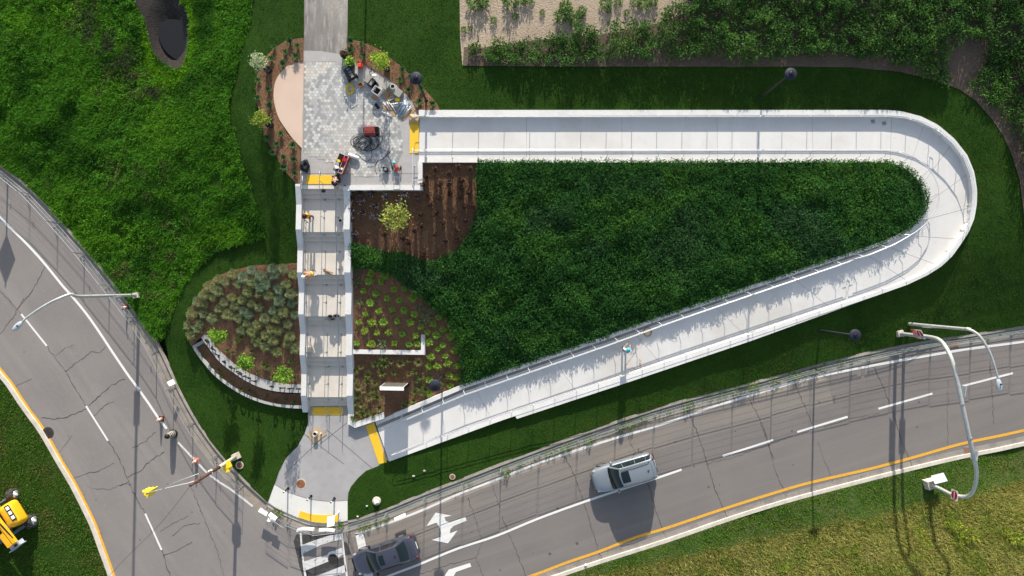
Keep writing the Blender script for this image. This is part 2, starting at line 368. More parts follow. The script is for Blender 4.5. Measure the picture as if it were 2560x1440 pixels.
CP = []
for p in ((0,400),(60,452),(120,505),(225,625),(300,722),(350,790),(420,905),(480,1030),(560,1140),(660,1245),(-300,180),(-150,290)): CP.append((*p, .13))
for p in ((700,1160),(755,1085),(760,1040),(690,1200),(880,1210),(940,1165),(872,1293),(977,1262),(1155,1190),(1425,1088),(1560,1040),(1700,995),(1900,945),(2153,878),(2444,828),(2700,785),(2900,760),(1290,1140)): CP.append((*p, .13))
for p in ((1150,0,3.5),(1000,60,3.3),(1150,165,3.5),(1600,165,3.15),(2000,165,2.85),(2300,200,2.6),(2450,350,2.3),(2540,600,1.7),(2700,640,1.5),(2600,0,3.0),(1800,-200,3.6),(2500,-250,3.4),(1100,-250,3.5),(2900,0,3.0),(2900,-300,3.2),(1500,60,3.4),(1900,60,3.2),
          (760,0,3.2),(870,0,3.2),(760,-280,3.3),(870,-280,3.3),(650,120,3.05),(640,330,3.0),(700,430,3.0),(735,462,2.95),(757,300,3.1),(690,230,3.1),(950,180,3.2),(1040,262,3.2),(1060,230,3.3),(900,120,3.2),
          (735,560,2.4),(735,650,1.9),(740,700,1.72),(742,800,1.32),(745,900,.95),(755,958,.76),(600,680,1.5),(520,720,1.15),(470,850,.5),(512,838,.74),(560,882,.76),(640,940,.77),(620,800,1.1),
          (476,880,.35),(530,950,.2),(620,1010,.15),(760,1045,.13),(560,1060,.14),(640,1120,.13),
          (560,300,2.5),(400,400,1.7),(250,450,.9),(150,300,.9),(0,200,.7),(0,0,1.0),(-300,0,.9),(300,100,1.6),(560,80,2.5),(450,650,.8),(560,600,1.4),(430,90,1.5),(420,-250,2.0),(600,450,2.2),(-300,-300,1.0),(650,560,2.0),(400,780,.3),
          (0,1000,.13),(100,1120,.13),(200,1300,.13),(250,1420,.13),(0,1200,.25),(0,1440,.25),(-300,1300,.3),(100,1700,.2),(-300,850,.15),
          (1330,1480,.13),(1506,1420,.13),(1670,1362,.13),(1820,1310,.13),(1960,1268,.13),(2250,1192,.13),(2406,1155,.13),(2700,1085,.13),
          (2300,1290,.3),(2560,1220,.3),(2250,1360,1.0),(2300,1440,2.0),(2560,1300,1.4),(2560,1440,2.6),(2000,1440,1.0),(1960,1360,.2),(1700,1440,.35),(2300,1740,3.2),(2860,1740,3.8),(1700,1740,1.4),(2860,1300,1.6),
          (1000,495,2.75),(880,500,2.5),(882,600,2.05),(885,700,1.62),(886,800,1.25),(888,868,1.0),(892,900,.66),(892,1000,.32),(893,1045,.25),(1000,868,.95),(1000,895,.68),(1055,845,1.05),(1000,600,2.3),(1150,550,2.35),(1000,700,1.75),(1100,800,1.35),(1070,900,.8),(1120,900,.95)): CP.append(p)
for i in range(0, RN, 6):
    o, n = ro[i], ri[i]; ux, uy = (o[0] - n[0]), (o[1] - n[1]); l = math.hypot(ux, uy); ux /= l; uy /= l
    up = 1 - sstep((i - NU - 34) / 22)
    CP.append((o[0] + ux * 6, o[1] + uy * 6, max(.13, RZ[i] + (.24 if i < NU + 34 else -.24 + .48 * up))))
    CP.append((n[0] - ux * 7, n[1] - uy * 7, RZ[i] + (-.30 if i < NU + 20 else -.30 + .30 * sstep((i - NU - 20) / 26))))
CW = np.array([[*W(*c)] for c in CP])
_, ui = np.unique(np.round(CW[:, :2], 2), axis=0, return_index=True); CW = CW[ui]
def phi(r2): return np.sqrt(r2 + .25)
_n = len(CW); _D = ((CW[:, None, :2] - CW[None, :, :2]) ** 2).sum(-1)
_A = np.zeros((_n + 1, _n + 1)); _A[:_n, :_n] = phi(_D); _A[:_n, _n] = 1; _A[_n, :_n] = 1
_A[:_n, :_n] -= np.eye(_n) * .02
_w = np.linalg.solve(_A, np.r_[CW[:, 2], 0])
def ter(x, y):
    x = np.atleast_1d(np.asarray(x, float)); y = np.atleast_1d(np.asarray(y, float)); out = np.empty(len(x))
    for s in range(0, len(x), 20000):
        d = (x[s:s + 20000, None] - CW[None, :, 0]) ** 2 + (y[s:s + 20000, None] - CW[None, :, 1]) ** 2
        out[s:s + 20000] = phi(d) @ _w[:_n] + _w[_n]
    return out
def ter1(x, y): return float(ter([x], [y])[0])
def G(px, py, dz=0.0):                   # photo pixel -> point on the terrain
    z = 1.0
    for _ in range(6):
        p = W(px, py, z); z = .3 * z + .7 * ter1(p.x, p.y)
    p = W(px, py, z); return Vector((p.x, p.y, ter1(p.x, p.y) + dz))
def Gpoly(pts): return [tuple(G(*p)[:2]) for p in pts]

def sheet(name, poly, mat_, zf, res=.6, off=0.0, bumpy=None, parent=None, wob=0.0, kind='structure'):
    """poly: world xy outline; zf: None for terrain or a number"""
    P = []
    n = len(poly)
    step = res if zf is None else 1e9
    for i in range(n):
        a, b = np.array(poly[i]), np.array(poly[(i + 1) % n]); m = max(1, int(np.hypot(*(b - a)) / step))
        for k in range(m): P.append(a + (b - a) * k / m)
    P = np.array(P)
    if wob: P = P + (np.c_[vnoise(P[:, 0], P[:, 1], .35, 5), vnoise(P[:, 0], P[:, 1], .35, 6)] - .5) * wob
    pts = [Vector(p) for p in P]; E = [(i, (i + 1) % len(pts)) for i in range(len(pts))]
    if zf is None:
        x0, y0 = P.min(0); x1, y1 = P.max(0)
        gx, gy = np.meshgrid(np.arange(x0, x1, res), np.arange(y0, y1, res)); gx = gx.ravel(); gy = gy.ravel()
        gx = gx + (rng.random(gx.shape) - .5) * res * .5; gy = gy + (rng.random(gy.shape) - .5) * res * .5
        k = inside(gx, gy, P); pts += [Vector((a, b)) for a, b in zip(gx[k], gy[k])]
    vs, es, fs, *_ = delaunay_2d_cdt(pts, E, [list(range(len(E)))], 1, 1e-5)
    X = np.array([v.x for v in vs]); Y = np.array([v.y for v in vs])
    Z = (ter(X, Y) if zf is None else np.full(len(X), zf)) + off
    if bumpy is not None: Z = Z + bumpy(X, Y)
    me = bpy.data.meshes.new(name); me.from_pydata(np.c_[X, Y, Z].tolist(), [], [list(f) for f in fs]); me.materials.append(mat_)
    me.update(); me.shade_smooth()
    o = bpy.data.objects.new(name, me); COL.objects.link(o)
    if parent: o.parent = parent
    else: o['kind'] = kind
    return o

def mesh_np(name, V, F, mat_, tint=None, parent=None, smooth=False):
    """V (n,3), F (m,k) same k for all; tint (n,3) per vertex"""
    me = bpy.data.meshes.new(name); n, m, k = len(V), len(F), F.shape[1]
    me.vertices.add(n); me.vertices.foreach_set('co', V.astype(np.float32).ravel())
    me.loops.add(m * k); me.loops.foreach_set('vertex_index', F.astype(np.int32).ravel())
    me.polygons.add(m); me.polygons.foreach_set('loop_start', np.arange(0, m * k, k, dtype=np.int32))
    me.polygons.foreach_set('loop_total', np.full(m, k, np.int32))
    me.materials.append(mat_); me.update(calc_edges=True)
    if tint is not None:
        a = me.color_attributes.new('tint', 'FLOAT_COLOR', 'POINT')
        a.data.foreach_set('color', np.c_[tint, np.ones(n)].astype(np.float32).ravel())
    o = bpy.data.objects.new(name, me); COL.objects.link(o)
    if parent: o.parent = parent
    return o

def leaves(P, size, col, jit=.3, up=.5, asp=.5, seed=1, colj=.12, out=None):
    """one folded diamond leaf at each point P; returns V, F, tint"""
    g = np.random.default_rng(seed); n = len(P)
    d = g.normal(size=(n, 3)); d[:, 2] = d[:, 2] * .6 + up * .3
    if out is not None: d = d * .8 + out
    d /= np.linalg.norm(d, axis=1)[:, None] + 1e-9
    nn = g.normal(size=(n, 3)) * .7; nn[:, 2] += up * 2
    s = np.cross(d, nn); s /= np.linalg.norm(s, axis=1)[:, None] + 1e-9
    L = (size * (1 + jit * (g.random(n) * 2 - 1)))[:, None]
    a = P; b = P + d * L * .5 + s * L * asp * .5; c = P + d * L; e = P + d * L * .5 - s * L * asp * .5
    V = np.stack([a, b, c, e], 1).reshape(-1, 3); F = np.arange(4 * n).reshape(n, 4)
    col = np.asarray(col, float); col = np.broadcast_to(col, (n, 3)) if col.ndim == 1 else col
    t = col * (1 + colj * g.normal(size=(n, 1))) * (1 + .06 * g.normal(size=(n, 3)))
    return V, F, np.repeat(np.clip(t, .002, 1), 4, 0)

def blades(P, h, w, col, lean=.6, seed=1, colj=.2, bias=(0, 0)):
    g = np.random.default_rng(seed); n = len(P); q = g.random(n) * 6.283
    hh = h * (.6 + .8 * g.random(n)) if np.ndim(h) == 0 else h * (.6 + .8 * g.random(n))
    l = lean * (.3 + g.random(n)); dx = np.cos(q) * l + bias[0]; dy = np.sin(q) * l + bias[1]
    tip = P + np.c_[dx * hh, dy * hh, hh / np.sqrt(1 + l * l)]
    q2 = g.random(n) * 6.283; sx = np.c_[np.cos(q2), np.sin(q2), np.zeros(n)] * w / 2
    V = np.stack([P - sx, P + sx, tip], 1).reshape(-1, 3); F = np.arange(3 * n).reshape(n, 3)
    col = np.asarray(col, float); col = np.broadcast_to(col, (n, 3)) if col.ndim == 1 else col
    t = col * (1 + colj * g.normal(size=(n, 1))) * (1 + .08 * g.normal(size=(n, 3)))
    return V, F, np.repeat(np.clip(t, .002, 1), 3, 0)

def cat_(parts):
    V = []; F = []; T = []; b = 0
    for v, f, t in parts: V.append(v); F.append(f + b); T.append(t); b += len(v)
    return np.concatenate(V), np.concatenate(F), np.concatenate(T)

def sample(poly, dens, seed=1):
    P = np.array(poly); x0, y0 = P.min(0); x1, y1 = P.max(0); g = np.random.default_rng(seed)
    n = int((x1 - x0) * (y1 - y0) * dens); x = x0 + g.random(n) * (x1 - x0); y = y0 + g.random(n) * (y1 - y0)
    k = inside(x, y, P); return x[k], y[k]

# ------------------------------------------------------------------ outlines (photo pixels)
LEFT_KERB = [(-320,170),(-150,290),(0,415),(60,462),(120,520),(180,590),(225,640),(300,735),(350,800),(385,850),(420,920),(445,975),(480,1040),(520,1100),(560,1150),(610,1205),(669,1257)]
MID_KERB = [(669,1257),(692,1272),(745,1295),(777,1306),(811,1309),(840,1308),(869,1302)]
RIGHT_KERB = [(869,1302),(907,1293),(977,1267),(1060,1233),(1155,1197),(1250,1160),(1425,1095),(1560,1047),(1700,1003),(1900,951),(2055,908),(2153,885),(2250,864),(2328,850),(2444,834),(2560,815),(2900,765)]
LOW_KERB = [(1100,1545),(1250,1494),(1408,1440),(1506,1407),(1670,1355),(1820,1303),(1960,1259),(2094,1223),(2250,1183),(2406,1146),(2560,1114),(2900,1030)]
WEST_KERB = [(-320,600),(-150,760),(0,940),(22,968),(47,1006),(69,1037),(92,1068),(112,1100),(142,1153),(174,1207),(201,1259),(228,1315),(250,1375),(272,1437),(310,1560),(350,1740)]
def flat(pts, z=0.0): return [tuple(W(p[0], p[1], z)[:2]) for p in pts]
def shift(pts, d):                       # move an open photo polyline sideways by d pixels (to its left when walking it)
    out = []
    for i, p in enumerate(pts):
        a = pts[max(i - 1, 0)]; b = pts[min(i + 1, len(pts) - 1)]; t = (b[0] - a[0], b[1] - a[1]); l = math.hypot(*t) or 1
        out.append((p[0] + t[1] / l * d, p[1] - t[0] / l * d))
    return out

# ground: one sheet to the horizon, under everything
g = MB(); g.add([(-700, -700, -1.2), (700, -700, -1.2), (700, 700, -1.2), (-700, 700, -1.2)], [(0, 1, 2, 3)])
tag(g.build('ground', M['verge']), kind='structure')

# ------------------------------------------------------------------ roads
road = sheet('road', flat(LEFT_KERB + MID_KERB[1:] + [(869,1302),(869,1740),(350,1740)] + WEST_KERB[::-1][1:]), M['asphalt'], 0.0)
road2 = sheet('road', flat(RIGHT_KERB + LOW_KERB[::-1] + [(1100,1740),(869,1740)]), M['asphalt_right'], 0.0)
def marks(name, items, m, parent, z, w=None):
    b = MB()
    for it in items:
        if w: b.ribbon(flat(it, z), w, z)
        else:
            P = flat(it, z); b.add([(p[0], p[1], z) for p in P], [tuple(range(len(P)))])
    o = b.build(name, m, parent)
    return o
def smx(pts, n=5): return smooth_line(pts, n)
EDGE_L = [(-200,330),(0,543),(29,572),(67,610),(102,648),(131,683),(157,715),(181,742),(217,786),(250,833),(283,883),(319,936),(342,967),(369,1005),(394,1042),(417,1072)]
marks('edge_line', [smx(EDGE_L)], M['white_paint'], road, .012, .17)
marks('edge_line', [smx([(445,1106),(487,1150),(527,1190),(583,1228),(632,1266)])], M['worn_paint'], road, .012, .15)
marks('lane_line', [[(53,785),(117,865)]], M['white_paint'], road, .012, .13)
marks('lane_line', [[(215,1015),(270,1102)]], M['white_paint'], road, .012, .13)
marks('lane_line', [[(363,1284),(404,1375)]], M['white_paint'], road, .012, .13)
YW = shift(WEST_KERB, 11)
marks('yellow_edge_line', [smx(YW, 4)], M['yellow_paint'], road, .012, .22)
EDGE_R = [(888,1336),(1027,1287),(1143,1237),(1240,1200),(1350,1157),(1500,1107),(1658,1060),(1790,1015),(1948,967),(2036,943),(2172,916),(2269,898),(2406,875),(2560,854),(2860,812)]
marks('edge_line', [smx(EDGE_R)], M['white_paint'], road2, .012, .17)
marks('solid_lane_line', [smx([(900,1470),(977,1438),(1043,1413),(1143,1372),(1240,1340),(1342,1298),(1451,1258),(1561,1221),(1640,1196),(1704,1174)])], M['white_paint'], road2, .012, .16)
for a, b_ in (((1807,1140),(1933,1100)),((1993,1080),(2119,1042)),((2196,1022),(2331,984)),((2406,965),(2532,933)),((2640,905),(2760,878))):
    marks('dashed_lane_line', [[a, b_]], M['white_paint'], road2, .012, .15)
YL = [(1150,1500),(1328,1440),(1424,1404),(1495,1380),(1588,1344),(1670,1319),(1807,1273),(1960,1225),(2036,1204),(2172,1173),(2289,1142),(2406,1109),(2560,1076),(2860,1000)]
marks('yellow_edge_line', [smx(YL, 4)], M['yellow_paint'], road2, .012, .2)
z5 = lambda L: [(860 + x / 6, 1200 + y / 6) for x, y in L]
marks('arrow_marking', [z5([(1235,695),(1375,490),(1615,535),(1505,560),(1530,620),(1590,635),(1820,555),(1840,610),(1640,690),(1595,740),(1590,800),(1705,755),(1560,950),(1315,900),(1450,855),(1455,790),(1440,720),(1385,640)])], M['white_paint'], road2, .012)
marks('arrow_marking', [z5([(1400,1700),(1500,1480),(1520,1420),(1570,1345),(1890,1245),(1910,1300),(1680,1380),(1640,1450),(1600,1700)])], M['white_paint'], road2, .012)
marks('stop_bar', [[(888,1335),(908,1333),(940,1470),(918,1480)]], M['white_paint'], road2, .012)
z8 = lambda L: [(640 + x / 5.54, 1180 + y / 5.54) for x, y in L]
cw = marks('crosswalk_marking', [z8([(605,845),(630,845),(650,1130),(700,1440),(720,1600),(690,1600),(668,1440),(628,1130)]), z8([(1178,845),(1200,840),(1215,1000),(1272,1440),(1290,1600),(1262,1600),(1240,1400),(1200,1050)]),
    z8([(640,1010),(800,950),(1000,885),(1182,848),(1192,930),(1050,965),(900,1010),(655,1130)]),
    z8([(668,1240),(850,1180),(985,1150),(1010,1110),(1195,1050),(1212,1140),(1150,1180),(1000,1240),(850,1300),(682,1365)]),
    z8([(705,1490),(850,1440),(1000,1380),(1236,1285),(1255,1380),(1120,1440),(900,1540),(720,1600)])], M['worn_paint'], road2, .012)
marks('asphalt_patch', [z8([(520,960),(560,860),(620,860),(660,1240),(690,1240),(720,1480),(660,1500),(600,1300)]), z8([(660,1250),(800,1230),(1000,1250),(1230,1170),(1240,1280),(1000,1370),(700,1480)]), z8([(1215,960),(1260,980),(1320,1140),(1230,1160)]), z8([(640,1010),(1000,880),(1180,850),(1100,830),(640,870)])], M['patch'], road2, .006)
# kerbside dirt on the shoulder
def dirt_band(name, line, d0, d1, parent, z):
    A = flat(shift(line, d0), z); B = flat(shift(line, d1), z); b = MB()
    b.add([(*p, z) for p in A] + [(*p, z) for p in B], [(i, i + 1, len(A) + i + 1, len(A) + i) for i in range(len(A) - 1)])
    return b.build(name, M['dust'], parent)
dirt_band('dusty_edge', RIGHT_KERB[:11], -22, -42, road2, .003)
dirt_band('dusty_lane', RIGHT_KERB[:11], -42, -105, road2, .002).data.materials[0] = M['dust_thin']
# cracks: jagged dark ribbons (surface pattern of the road, one part per road)
def jag(a, b, n, amp, r):
    out = []
    for i in range(n + 1):
        t = i / n; e = amp if 0 < i < n else 0
        out.append((a[0] + (b[0] - a[0]) * t + r.uniform(-e, e), a[1] + (b[1] - a[1]) * t + r.uniform(-e, e)))
    return out
def cracks(name, lines, parent):
    b = MB(); r = random.Random(3)
    for L, w in lines:
        P = []
        for i in range(len(L) - 1): P += jag(L[i], L[i + 1], max(2, int(math.dist(L[i], L[i + 1]) / 6)), 2.0, r)[(1 if i else 0):]
        b.ribbon(flat(P, .008), [w * r.uniform(.3, 1.0) for _ in P], .008)
    b.build(name, M['crack'], parent)
cracks('crack_pattern', [([(-60,655),(0,727),(45,775),(53,785)],.05), ([(117,865),(150,912),(163,928),(190,975),(215,1015)],.06), ([(270,1102),(300,1150),(317,1195),(330,1225),(363,1284),(380,1330),(404,1375),(425,1440),(450,1520)],.07),
  ([(117,660),(95,700),(75,735),(45,770)],.06), ([(60,745),(35,790),(0,835)],.05), ([(163,928),(195,905),(225,880),(250,882),(262,868)],.07), ([(222,1014),(250,990),(275,965),(312,948)],.07), ([(137,890),(160,872),(185,862)],.03),
  ([(235,1040),(260,1015),(285,1003)],.05), ([(103,1045),(130,1048),(170,1042),(215,1022)],.06), ([(184,1195),(215,1185),(250,1175),(285,1158)],.05), ([(318,1193),(350,1178),(375,1152),(410,1130)],.07), ([(330,1120),(360,1105),(390,1080)],.05),
  ([(225,1218),(270,1225),(310,1210),(330,1210)],.03), ([(300,1215),(322,1205)],.05), ([(408,1390),(440,1378),(480,1355)],.05), ([(430,1340),(460,1315),(500,1308)],.04), ([(400,1330),(430,1310),(470,1290)],.035), ([(475,1212),(500,1270),(540,1370),(560,1440)],.05), ([(30,970),(60,955),(80,947)],.035), ([(150,1130),(165,1110),(178,1090)],.03)], road)
cracks('crack_pattern', [([(1410,1138),(1425,1165),(1440,1200),(1452,1235),(1470,1290),(1485,1340),(1497,1378),(1507,1405)],.06), ([(1718,1020),(1730,1050),(1745,1085),(1760,1130),(1765,1150)],.06), ([(1765,1152),(1790,1230),(1810,1275),(1822,1300)],.06), ([(1570,1088),(1580,1115),(1592,1140)],.04), ([(1870,992),(1890,1030),(1910,1070),(1918,1095),(1935,1150)],.05), ([(1620,1205),(1640,1280),(1655,1320),(1668,1350)],.06), ([(1988,960),(2010,1010),(2030,1060)],.05), ([(1902,1055),(1920,1110),(1940,1180),(1965,1240)],.05), ([(2182,912),(2210,970),(2235,1035),(2255,1110),(2275,1150),(2285,1175)],.06), ([(2370,1110),(2368,1020),(2372,950)],.03), ([(2475,900),(2480,980),(2485,1060)],.05), ([(1255,1290),(1270,1330),(1295,1390),(1315,1440)],.05), ([(1230,1208),(1240,1240),(1250,1270)],.05), ([(1170,1245),(1190,1300),(1205,1355),(1190,1395),(1215,1460)],.05), ([(1050,1435),(1120,1412),(1190,1394)],.05), ([(865,1330),(880,1370),(890,1440)],.04), ([(2045,1105),(2060,1150),(2085,1210)],.03),
  ([(1765,1160),(1830,1145),(1900,1120),(1980,1090)],.03), ([(2060,1068),(2130,1045),(2200,1035)],.03)], road2)
def spots(parent, pts, seed):
    r = random.Random(seed); b = MB()
    for px, py, s in pts:
        c = W(px, py, .009); b.add([(c.x + s * r.uniform(.6, 1.2) * math.cos(k * .785), c.y + s * r.uniform(.5, 1.0) * math.sin(k * .785), .009) for k in range(8)], [tuple(range(8))])
    b.build('oil_spot_pattern', M['oil'], parent)
spots(road2, [(1772, 1218, .10), (1799, 1212, .05), (1394, 1271, .10), (1443, 1358, .14), (1374, 1384, .13), (1333, 1383, .05), (1567, 1220, .04), (1983, 1162, .07), (2293, 1067, .08), (1838, 1078, .05), (2048, 1005, .06), (1688, 1105, .06), (1735, 1165, .07), (1980, 1077, .08), (2297, 1005, .08), (1401, 1316, .04), (1520, 1365, .05), (1250, 1425, .08), (1180, 1330, .05)], 4)
spots(road, [(60, 880, .05), (170, 1090, .05), (240, 1250, .05), (300, 1045, .04), (420, 1210, .05), (350, 1350, .06), (480, 1280, .05), (560, 1330, .05), (180, 870, .04), (330, 860, .05), (395, 930, .05)], 5)
# kerbs and gutters (real steps)
def kerb(name, line, d0, d1, z1, m, label=None):
    A = [W(p[0], p[1], z1) for p in shift(line, d0)]; B = [W(p[0], p[1], z1) for p in shift(line, d1)]
    b = MB(); b.strip(A, B, -.05); return tag(b.build(name, m), kind='structure')
kerb('kerb', smx(LEFT_KERB, 3), -1, 5, .13, M['kerb_old'])
kerb('kerb', smx(RIGHT_KERB, 3), -5, 2, .13, M['kerb_old'])
kerb('kerb', smx(MID_KERB, 3), -7, 4, .05, M['kerb'])
dirt_band('dusty_edge', smx(MID_KERB, 3), -7, -26, road, .003)
dirt_band('dusty_edge', LEFT_KERB[8:], -2, -30, road, .003)
kerb('kerb', smx(LOW_KERB, 3), -1, 8, .13, M['kerb'])
kerb('kerb', smx(WEST_KERB, 3), -4, 6, .13, M['kerb'])
def gutter(line, d0, d1):
    A = [W(p[0], p[1], .004) for p in shift(line, d0)]; B = [W(p[0], p[1], .004) for p in shift(line, d1)]
    b = MB(); b.add(A + B, [(i, i + 1, len(A) + i + 1, len(A) + i) for i in range(len(A) - 1)]); return tag(b.build('gutter', M['gutter']), kind='structure')
gutter(smx(LOW_KERB, 3), 8, 23)
gutter(smx(RIGHT_KERB, 3), -5, -22)
# ------------------------------------------------------------------ lawns, meadow, beds (ground sheets on the terrain)
BED_L = [(748,657),(704,660),(634,663),(579,677),(537,692),(509,719),(487,750),(472,778),(465,812),(470,848),(479,866),(503,843),(513,857),(536,880),(560,904),(581,920),(620,946),(661,962),(701,970),(757,973)]
TOPBED_L = [(759,95),(717,101),(685,121),(663,145),(644,185),(640,223),(643,258),(655,308),(661,340),(687,384),(711,427),(743,461),(758,461),(758,372),(734,349),(714,322),(696,293),(686,258),(684,229),(690,200),(708,174),(731,158),(759,154)]
TOPBED_R = [(867,98),(892,102),(924,112),(950,126),(982,150),(1008,171),(1037,197),(1067,229),(1093,261),(1101,278),(1046,278),(1037,263),(1017,238),(991,213),(965,193),(938,175),(906,159),(867,142)]
MEADOW_E = [(640,-300),(632,0),(622,70),(600,150),(575,250),(578,300),(590,350),(605,400),(625,460),(645,520),(660,570),(668,592),(600,612),(545,628),(505,660),(465,710),(440,760),(425,810),(415,840)]  # where rough grass meets mown grass
FIELD = [(1146,-300),(1150,90),(1156,163),(1300,165),(1500,165),(1700,166),(1850,167),(2000,165),(2130,167),(2250,178),(2340,200),(2400,222),(2440,250),(2480,295),(2510,340),(2530,385),(2550,450),(2562,560),(2570,640),(2900,660),(2900,-300)]
PONDS = [(330,-320),(330,0),(345,20),(360,50),(367,90),(380,125),(400,150),(425,168),(440,174),(455,168),(468,140),(475,100),(477,50),(465,20),(448,0),(440,-320)]
lawnL = MEADOW_E + [(412,842),(423,905),(448,973),(483,1038),(523,1098),(563,1148),(613,1203),(669,1257),(686,1211),(698,1177),(716,1144),(744,1116),(762,1083),(771,1055),(772,1030),(762,1022)] + \
    [(722,1020),(681,1014),(641,1003),(601,985),(560,959),(530,933),(510,909),(492,886),(480,865),(470,848),(465,812),(472,778),(487,750),(509,719),(537,692),(579,677),(634,663),(704,660),(750,656),(747,580),(742,480),(743,461),(711,427),(687,384),(661,340),(655,308),(643,258),(640,223),(644,185),(663,145),(685,121),(717,101),(760,95),(760,-300)]
def mow(x, y): return (vnoise(x, y, .5, 2) - .5) * .05
PL = Gpoly(lawnL)
sheet('lawn_ground', PL, M['lawn'], None, .5, 0, mow)
# the lawn round the ramp: outer edge of the ramp, the field, the road
ramp_out = [tuple(RO[i])[:2] for i in range(0, RN, 3)] + [tuple(RO[-1])[:2]]
def inset(P, Q, d): return [tuple(np.array(p) + (np.array(q) - np.array(p)) / np.linalg.norm(np.array(q) - np.array(p)) * d) for p, q in zip(P, Q)]
idx = list(range(0, RN, 3)) + [RN - 1]
ramp_out = inset(ramp_out, [tuple(RI[i])[:2] for i in idx], .08)
ext = Gpoly([(870,-300),(869,98),(892,102),(924,112),(950,126),(982,150),(1008,171),(1037,197),(1067,229),(1093,261),(1101,276)])
LAWN_R = ext + ramp_out[1:] + Gpoly([(941,1167),(915,1177),(894,1196),(877,1217),(871,1232),(869,1251),(869,1301)] + [(p[0], p[1] - 1) for p in RIGHT_KERB[1:]] + [(2900,660),(2570,640)]) + Gpoly(FIELD[1:-3][::-1] + [FIELD[0]])
sheet('lawn_ground', LAWN_R, M['lawn'], None, .5, 0, mow)
MEADOW = Gpoly(MEADOW_E + [(412,842),(388,848),(355,800),(305,733),(230,640),(184,588),(124,518),(62,458),(0,410),(-150,285),(-320,165),(-320,-320)])
def lump(x, y): return (vnoise(x, y, 1.9, 3) - .35) * .34 + (vnoise(x, y, .8, 7) - .5) * .14 + (vnoise(x, y, .35, 4) - .5) * .10
# pond hollow is cut out of the meadow
PD = Gpoly(PONDS)
MEADOW2 = MEADOW + Gpoly([(330,-320)]) + [p for p in Gpoly(PONDS[1:-1])] + Gpoly([(448,-320)])
sheet('meadow_ground', MEADOW2, M['grass_soil'], None, .4, 0, lump)
def hollow(x, y):
    c = W(432, 95, 1.2); d = np.hypot((x - c.x) * 1.3, (y - c.y) * .75); return -.55 * np.clip(1.7 * (1 - d / 2.4), 0, 1) + (vnoise(x, y, .3, 8) - .5) * .08
sheet('pond_bank', Gpoly([(322,-330),(322,0),(337,24),(352,54),(359,92),(372,128),(394,156),(422,176),(440,182),(459,174),(476,142),(483,100),(485,50),(473,16),(456,0),(450,-330)]), M['dark_soil'], None, .4, -.10, hollow)
wp = [W(p[0], p[1], 1.28) for p in smooth_line([(392,85),(398,55),(425,45),(455,52),(470,80),(472,115),(460,140),(440,147),(415,130),(400,108),(392,85)], 4)]
zw = ter1(*tuple(W(432, 95, 1.4))[:2]) - .40
tag(sheet('pond_water', [tuple(p[:2]) for p in wp[:-1]], M['pond'], zw), kind='structure')
FP = Gpoly(FIELD)
sheet('field_soil', FP, M['dirt'], None, .7, .02, lambda x, y: (vnoise(x, y, .6, 9) - .5) * .06)
BANK = Gpoly([(1160,118),(1220,120),(1300,105),(1400,95),(1520,85),(1640,60),(1720,30),(1800,-60),(1900,-300),(2900,-300),(2900,662),(2568,642),(2560,560),(2548,452),(2528,388),(2508,342),(2478,297),(2438,252),(2399,224),(2339,202),(2250,180),(2130,169),(2000,167),(1500,167),(1157,165)])
sheet('field_bank_soil', BANK, M['dirt_bank'], None, .6, .05, lambda x, y: (vnoise(x, y, .6, 9) - .5) * .06)
sheet('verge_ground', Gpoly([(p[0] - 3, p[1] + 2) for p in WEST_KERB] + [(-320,1740)]), M['lawn'], None, .6, 0, lambda x, y: (vnoise(x, y, .5, 12) - .5) * .08)
LOWG = Gpoly([(p[0], p[1] + 1) for p in LOW_KERB] + [(2900,1740),(1100,1740)])
sheet('verge_ground', LOWG, M['verge'], None, .6, 0, lambda x, y: (vnoise(x, y, .5, 12) - .5) * .10)
for nm, pl in (('mulch_bed', BED_L), ('mulch_bed', TOPBED_L), ('mulch_bed', TOPBED_R)):
    sheet(nm, Gpoly(pl), M['mulch'], None, .35, .04, lambda x, y: (vnoise(x, y, .35, 14) - .5) * .08)
BED_R = [(877,474),(1044,474),(1056,474),(1056,405)]
i0 = 0
ramp_in = [tuple(RI[i])[:2] for i in range(0, RN, 2)]
TRI = Gpoly([(876,1060),(874,640),(868,470),(1040,470),(1052,460),(1052,404)]) + inset(ramp_in, [tuple(RO[i])[:2] for i in range(0, RN, 2)], .02)[1:]
sheet('mulch_bed', TRI, M['mulch'], None, .4, 0, lambda x, y: (vnoise(x, y, .35, 14) - .5) * .08)
# low planter between the two curved walls, well below the upper bed
sheet('planter_soil', flat([(484,866),(506,850),(525,880),(550,910),(585,934),(625,960),(665,976),(705,984),(758,985),(760,1018),(722,1016),(681,1010),(641,999),(601,981),(560,955),(530,929),(510,905),(494,884)], .3), M['mulch'], .28)
# mulch chips: loose bark on the beds
def chips(name, polys, n, seed, zoff):
    parts = []
    for k, pl in enumerate(polys):
        x, y = sample(pl, n, seed + k); z = ter(x, y) + zoff
        c = np.array([(.30, .18, .105)]) * (.35 + .9 * rng.random((len(x), 1)))
        parts.append(leaves(np.c_[x, y, z], .085, c, .5, .9, .35, seed + k, .3))
    V, F, T = cat_(parts); T = T / np.array([.30, .18, .105]) * .85
    tag(mesh_np(name, V, F, M['mulch_chip'], np.clip(T, 0, 1)), 'loose brown bark mulch strewn over the planting beds', 'mulch', kind='stuff')
MULCH_UP = Gpoly([(876,476),(1056,476),(1056,408),(1190,408),(1193,525),(1185,550),(1158,610),(1110,642),(1079,656),(1047,648),(1006,631),(931,621),(876,602)])
MULCH_LOW = Gpoly([(884,672),(977,686),(1050,739),(1117,797),(1149,879),(1153,958),(900,1055),(884,1060)])
chips('bark_mulch', [Gpoly(BED_L), Gpoly(TOPBED_L), Gpoly(TOPBED_R), MULCH_UP, MULCH_LOW], 150, 21, .055)

